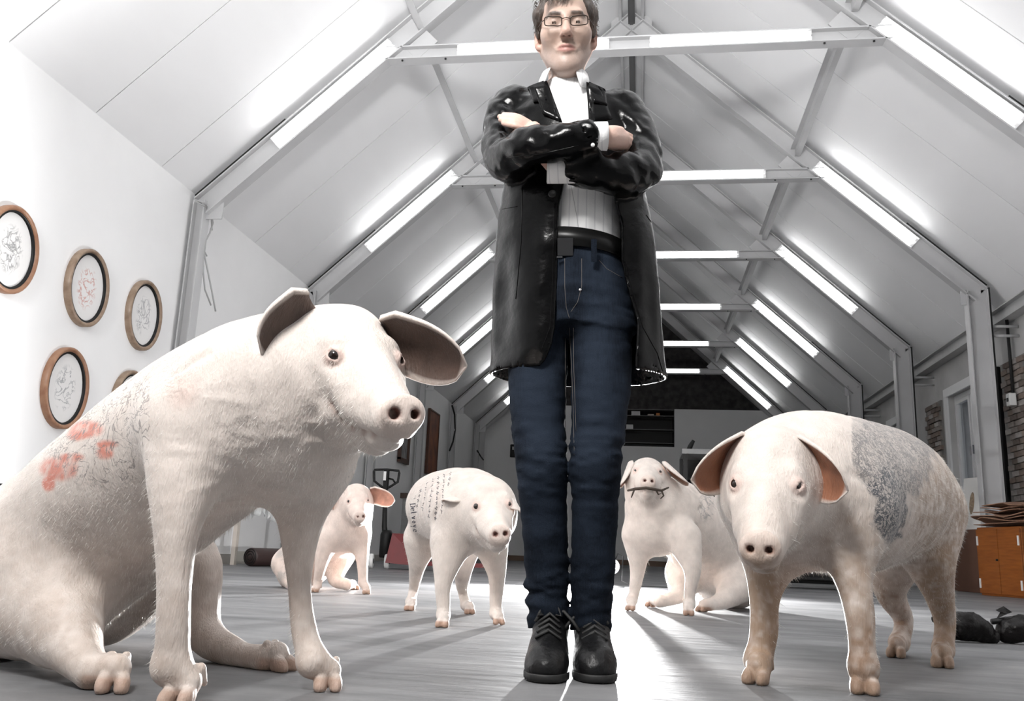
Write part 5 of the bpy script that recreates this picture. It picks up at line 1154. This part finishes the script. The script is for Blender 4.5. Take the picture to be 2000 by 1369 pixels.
# picture leaning on the window above the carton
pl = thing('leaning_picture', tuple(V(kb.location)+kn*-.04+kx*.10+V(0, 0, .828)), 'white board with a small oval print leaning in the window', 'picture')
tl = .16; ux = kx; uz = unit(V(0, 0, 1)+kn*tl); un = np.cross(ux, uz); Rp = np.stack([ux, un, uz], 1)
MB().box(uz*.36, (.50, .03, .72), Rp).build('board', mat('white_card', (.70, .69, .67), .7), pl)
sgn = -1 if (un@kn) > 0 else 1
MB().lathe([(.001, .002), (.05, .002), (.052, 0)], uz*.36+un*.016*sgn-ux*.04, np.stack([ux, uz*3.0, un*sgn], 1), 28).build('oval_print', mat('brown_oval_print', (.30, .22, .15), .7, var=.3, vscale=25), pl)
MB().box(uz*.36+ux*.24+un*.004*sgn, (.03, .034, .72), Rp).build('edge', mat('beige_edge', (.50, .42, .36), .7), pl)
# brick patches on the window wall
bm_ = [mat('brick_%s' % n_, c_, .85, var=.18, vscale=14, bump=.5, bscale=60) for n_, c_ in (('grey', (.24, .21, .19)), ('brown', (.19, .145, .12)), ('pale', (.34, .31, .29)), ('dark', (.13, .10, .085)))]
WR = bpy.data.objects['wall_right']
bms = []
for q in bm_:
    b_ = MB(); b_.box((0, 0, 0), (.07, .205, .068)); bms.append(b_.mesh('brick', q))
mort = mat('mortar', (.20, .19, .18), .9, bump=.3, bscale=60)
for (y0, y1, z0, z1) in ((12.12, 12.95, .70, 3.10), (15.50, 16.30, .9, 3.05)):
    MB().box((XR-.015, (y0+y1)/2, (z0+z1)/2), (.03, y1-y0, z1-z0)).build('mortar_bed', mort, WR)
    rows = int((z1-z0)/.082)
    for r in range(rows):
        y = y0+.11+(.108 if r % 2 else 0)
        while y < y1-.08:
            o = part('brick', bms[rnd.choice((0, 0, 1, 1, 2, 3))], WR, (XR-.026+rnd.uniform(-.012, .008), y+rnd.uniform(-.006, .006), z0+.045+r*.082)); o.rotation_euler = (rnd.uniform(-.03, .03), 0, rnd.uniform(-.04, .04)); y += .217
tag(MB().tube([(0, 0, 0), (0, 0, 1.05)], .022, 8).build('drop_cable', MT['dark'], loc=(XR-.10, 12.42, 2.62)), 'black cable running down the brickwork to the white socket', 'cable')
so_ = thing('wall_socket', (XR-.13, 12.42, 2.52), 'white socket box at the end of the black cable on the bricks', 'socket'); MB().box((0, 0, 0), (.09, .12, .17)).build('case', whm, so_, bevel=.01); MB().box((-.048, 0, 0), (.006, .05, .05)).build('outlet', MT['black'], so_)
# gap between column and brickwork
tag(MB().box((0, 0, 1.55), (.10, .14, 3.1)).build('down_pipe', MT['black'], loc=(XR-.055, 13.06, 0), bevel=.02), 'black square down pipe beside the brickwork', 'pipe')
# outside: neighbouring house
nh = thing('neighbour_house', (7.6, 24, -1), 'dark brick house with pink wall panels seen outside the windows', 'building')
MB().box((0, 0, 4.5), (.4, 46, 9)).build('brick_wall', mat('dark_outdoor_brick', (.05, .048, .05), .9, col2=(.11, .105, .105), vscale=6, bump=.5, bscale=25), nh)
pq = [atx(1893, 790, 7.38), atx(1893, 872, 7.38), atx(1918, 790, 7.38)]
for dy_ in (0, 5.0, -4.5): MB().box((-.25, (pq[0][1]+pq[2][1])/2-24+dy_, (pq[0][2]+pq[1][2])/2+1), (.1, abs(pq[0][1]-pq[2][1])*.9, abs(pq[0][2]-pq[1][2]))).build('pink_wall_panel', mat('pink_render', (.85, .16, .17), .8), nh)
# dark bundles on the floor
bdm = mat('shiny_black_bundle', (.005, .004, .004), .35, bump=.5, bscale=45, spec=.2)
for i, (u, v, lab) in enumerate(((1904, 1258, 'lumpy black bundle with a bow on the floor behind the standing pig'), (2022, 1262, 'lumpy black bundle with a stick and bright end on the floor at the pig tattooed dark'))):
    g = atz(u, v); S = Sdf(); c = V(g[0], g[1]+.08, 0)
    S.chain([(c-rt*.085+zz*.045, .045), (c-rt*.02+zz*.062, .058), (c+rt*.06+zz*.05, .046), (c+rt*.10+zz*.03, .03)], .02); S.ball(c-rt*.07+zz*.08, .03, .02); S.ball(c+rt*.02+zz*.075, .04, .02)
    S.bias = lambda P: .010*vnoise(P, 32, 2)+.004*vnoise(P, 80, 5)
    vv, ff = S.mesh(.008, .001); t = thing('black_bundle', (c[0], c[1], 0), lab if i == 0 else 'lumpy black bundle with a bright tipped stick near the orange cabinet', 'bundle'); part('bundle_body', mesh_np('bundle_body', vv-c, ff, bdm), t)
    kn_ = MB()
    for s_ in (-1, 1): kn_.add([tuple(-rt*.085+zz*.115), tuple(-rt*(.085+.035)+zz*(.115+.018*s_)), tuple(-rt*.085+zz*.15), tuple(-rt*(.085-.035)+zz*(.115+.012)), tuple(-rt*.085+zz*.12-bk_*.025)], [(0, 1, 4), (1, 2, 4), (2, 3, 4), (3, 0, 4), (0, 3, 2, 1)])
    kn_.build('bow', bdm, t); MB().tube([-rt*.14+zz*.085, -rt*.04+zz*.10], [.012, .014], 8).build('stick', MT['black'], t)
    if i: MB().tube([-rt*.125+zz*.04, -rt*.06+zz*.045], [.008, .01], 8).build('bright_tip', MT['chrome'], t)
# twig held by the sitting pig
tw = [at(u, v, Y) for u, v, Y in ((1226, 958, 4.84), (1240, 955, 4.805), (1262, 953, 4.775), (1280, 956, 4.795), (1292, 958, 4.82), (1306, 952, 4.84))]
tp_ = thing('twig', tuple(tw[2]), 'thin dark twig clamped in the sitting pig mouth', 'twig'); twm = mat('dark_bark', (.05, .035, .025), .8)
MB().tube([p-tw[2] for p in tw], [.006, .008, .008, .008, .007, .004], 6).build('stem', twm, tp_)
for pts in (((1240, 954), (1236, 964), (1233, 972)), ((1280, 955), (1286, 966), (1294, 962), (1290, 956)), ((1292, 958), (1296, 968), (1290, 974))): MB().tube([at(u, v, 4.87)-tw[2] for u, v in pts], [.006, .005, .003, .003][:len(pts)], 5).build('side_shoot', twm, tp_)
# strobe standing on the floor behind the man
fl = thing('flash_head', (LAMP[0], LAMP[1]+.02, 0), 'bright bare flash lamp on a low floor stand behind the man', 'lamp'); lz = LAMP[2]
MB().lathe([(.001, -.16), (.05, -.16), (.055, -.15), (.055, -.02), (.075, .0), (.072, .004), (.045, -.01), (.001, -.01)], (0, 0, lz), np.stack([V(1, 0, 0), V(0, 0, 1), V(0, -1, 0)], 1), 24).build('housing', MT['black'], fl, loc=(0, .06, 0))
MB().lathe([(.045*math.sin(a), -.045*math.cos(a)) for a in np.linspace(.001, math.pi-.001, 14)], (0, 0, lz), None, 20).build('bulb', mat('flash_bulb_glow', (1, 1, 1), .3, emit=90), fl, loc=(0, .005, 0))
MB().lathe([(.12, 0), (.12, .012), (.001, .02)], (0, .1, 0), None, 20).build('base', MT['black'], fl); MB().tube([(0, .1, .01), (0, .1, lz)], .012, 8).build('post', MT['black'], fl)
MB().tube([(0, .2, lz), (.05, .25, lz+.12), (.10, .22, lz+.1), (.09, .2, .06), (.2, .3, .012), (.8, .5, .012), (1.6, .7, .012)], .006, 6).build('power_cable', MT['black'], fl)
FLASH = point('flash_back_light', (LAMP[0], LAMP[1]-.07, LAMP[2]), 200, .05, (1, .99, 1))
sd_ = bpy.data.lights.new('flash_reflector_light', 'SPOT'); sd_.energy = 5800; sd_.spot_size = math.radians(150); sd_.spot_blend = .8; sd_.shadow_soft_size = .045
so2 = bpy.data.objects.new('flash_reflector_light', sd_); COL.objects.link(so2); so2.location = (LAMP[0], LAMP[1]-.08, LAMP[2]); so2.rotation_euler = (Vector((-.2, 3.0, .0))-Vector(so2.location)).to_track_quat('-Z', 'Y').to_euler()
# handwriting on the standing pig
_, pv, pf_, pb = P2; bv2 = BVHTree.FromPolygons([tuple(p) for p in pv], [tuple(q) for q in pf_])
inkm = mat('black_marker_ink', (.03, .03, .05), .6); P2root = P2[0]
def ink_stroke(uvs, wd, name):
    mb = MB(); pr = None; rows = []
    for u, v in uvs:
        h_ = bv2.ray_cast(Vector(CAM), Vector(ray(u, v)).normalized())
        if h_[0] is None: continue
        rows.append((V(h_[0])+V(h_[1])*.0008, V(h_[1])))
    if len(rows) < 2: return None
    vs = []; fs = []
    for i, (p_, n_) in enumerate(rows):
        t_ = rows[min(i+1, len(rows)-1)][0]-rows[max(i-1, 0)][0]; sd = np.cross(t_, n_); sd = sd/(np.linalg.norm(sd)+1e-9); vs += [p_-sd*wd-V(pb), p_+sd*wd-V(pb)]
    fs = [(2*i, 2*i+1, 2*i+3, 2*i+2) for i in range(len(rows)-1)]
    return MB().add(vs, fs)
# signature letters drawn as pen strokes running down the haunch (local x along the writing, y across)
GL = {'D': [[(0, 0), (0, 1)], [(0, 1), (.45, .9), (.6, .5), (.45, .08), (-.15, 0)]], 'e': [[(0, .3), (.45, .36), (.35, .6), (.1, .55), (0, .25), (.2, 0), (.5, .1)]], 'l': [[(0, 1), (0, .1), (.12, 0)]], 'v': [[(0, .6), (.2, 0), (.42, .6)]],
      'o': [[(.2, .6), (0, .3), (.2, 0), (.4, .3), (.2, .6)]], 'y': [[(0, .6), (.2, .1)], [(.42, .6), (.1, -.4)]]}
def write(word, u0, v0, u1, v1, size, wd):
    d = np.array([u1-u0, v1-v0], float); n = np.linalg.norm(d); d /= n; up = np.array([d[1], -d[0]]); x = 0; out = MB()
    adv = n/(len(word))
    for ch in word:
        for st_ in GL[ch]:
            pts = []
            for a, b in zip(st_[:-1], st_[1:]):
                for t in np.linspace(0, 1, 5): q = (a[0]+(b[0]-a[0])*t, a[1]+(b[1]-a[1])*t); w_ = np.array([u0, v0])+d*(x+q[0]*adv*1.25)+up*q[1]*size; pts.append(tuple(w_))
            m2 = ink_stroke(pts, wd, 'x')
            if m2: out.add(m2.v, m2.f)
        x += adv
    return out
mb = write('Delvoye', 801, 985, 808, 1042, 11, .0022)
if mb.v: mb.build('signature', inkm, P2root)
for k, (u0, v0, u1, v1) in enumerate(((822, 955, 812, 1000), (834, 942, 824, 1004), (846, 934, 836, 1018), (857, 930, 850, 1020), (868, 926, 862, 1008), (812, 968, 806, 984), (880, 922, 874, 960))):
    out = MB(); n = int(math.hypot(u1-u0, v1-v0)/1.1); seg = []
    for i in range(n):
        t = i/n; w_ = 2.6*math.sin(i*1.9+k)*(.5+.5*math.sin(i*.7+k*2))+rnd.uniform(-.8, .8)
        if i % 9 in (7, 8):
            if len(seg) > 2:
                m2 = ink_stroke(seg, .0011, 'x')
                if m2: out.add(m2.v, m2.f)
            seg = []; continue
        seg.append((u0+(u1-u0)*t+w_, v0+(v1-v0)*t))
    if out.v: out.build('handwriting_line', inkm, P2root)
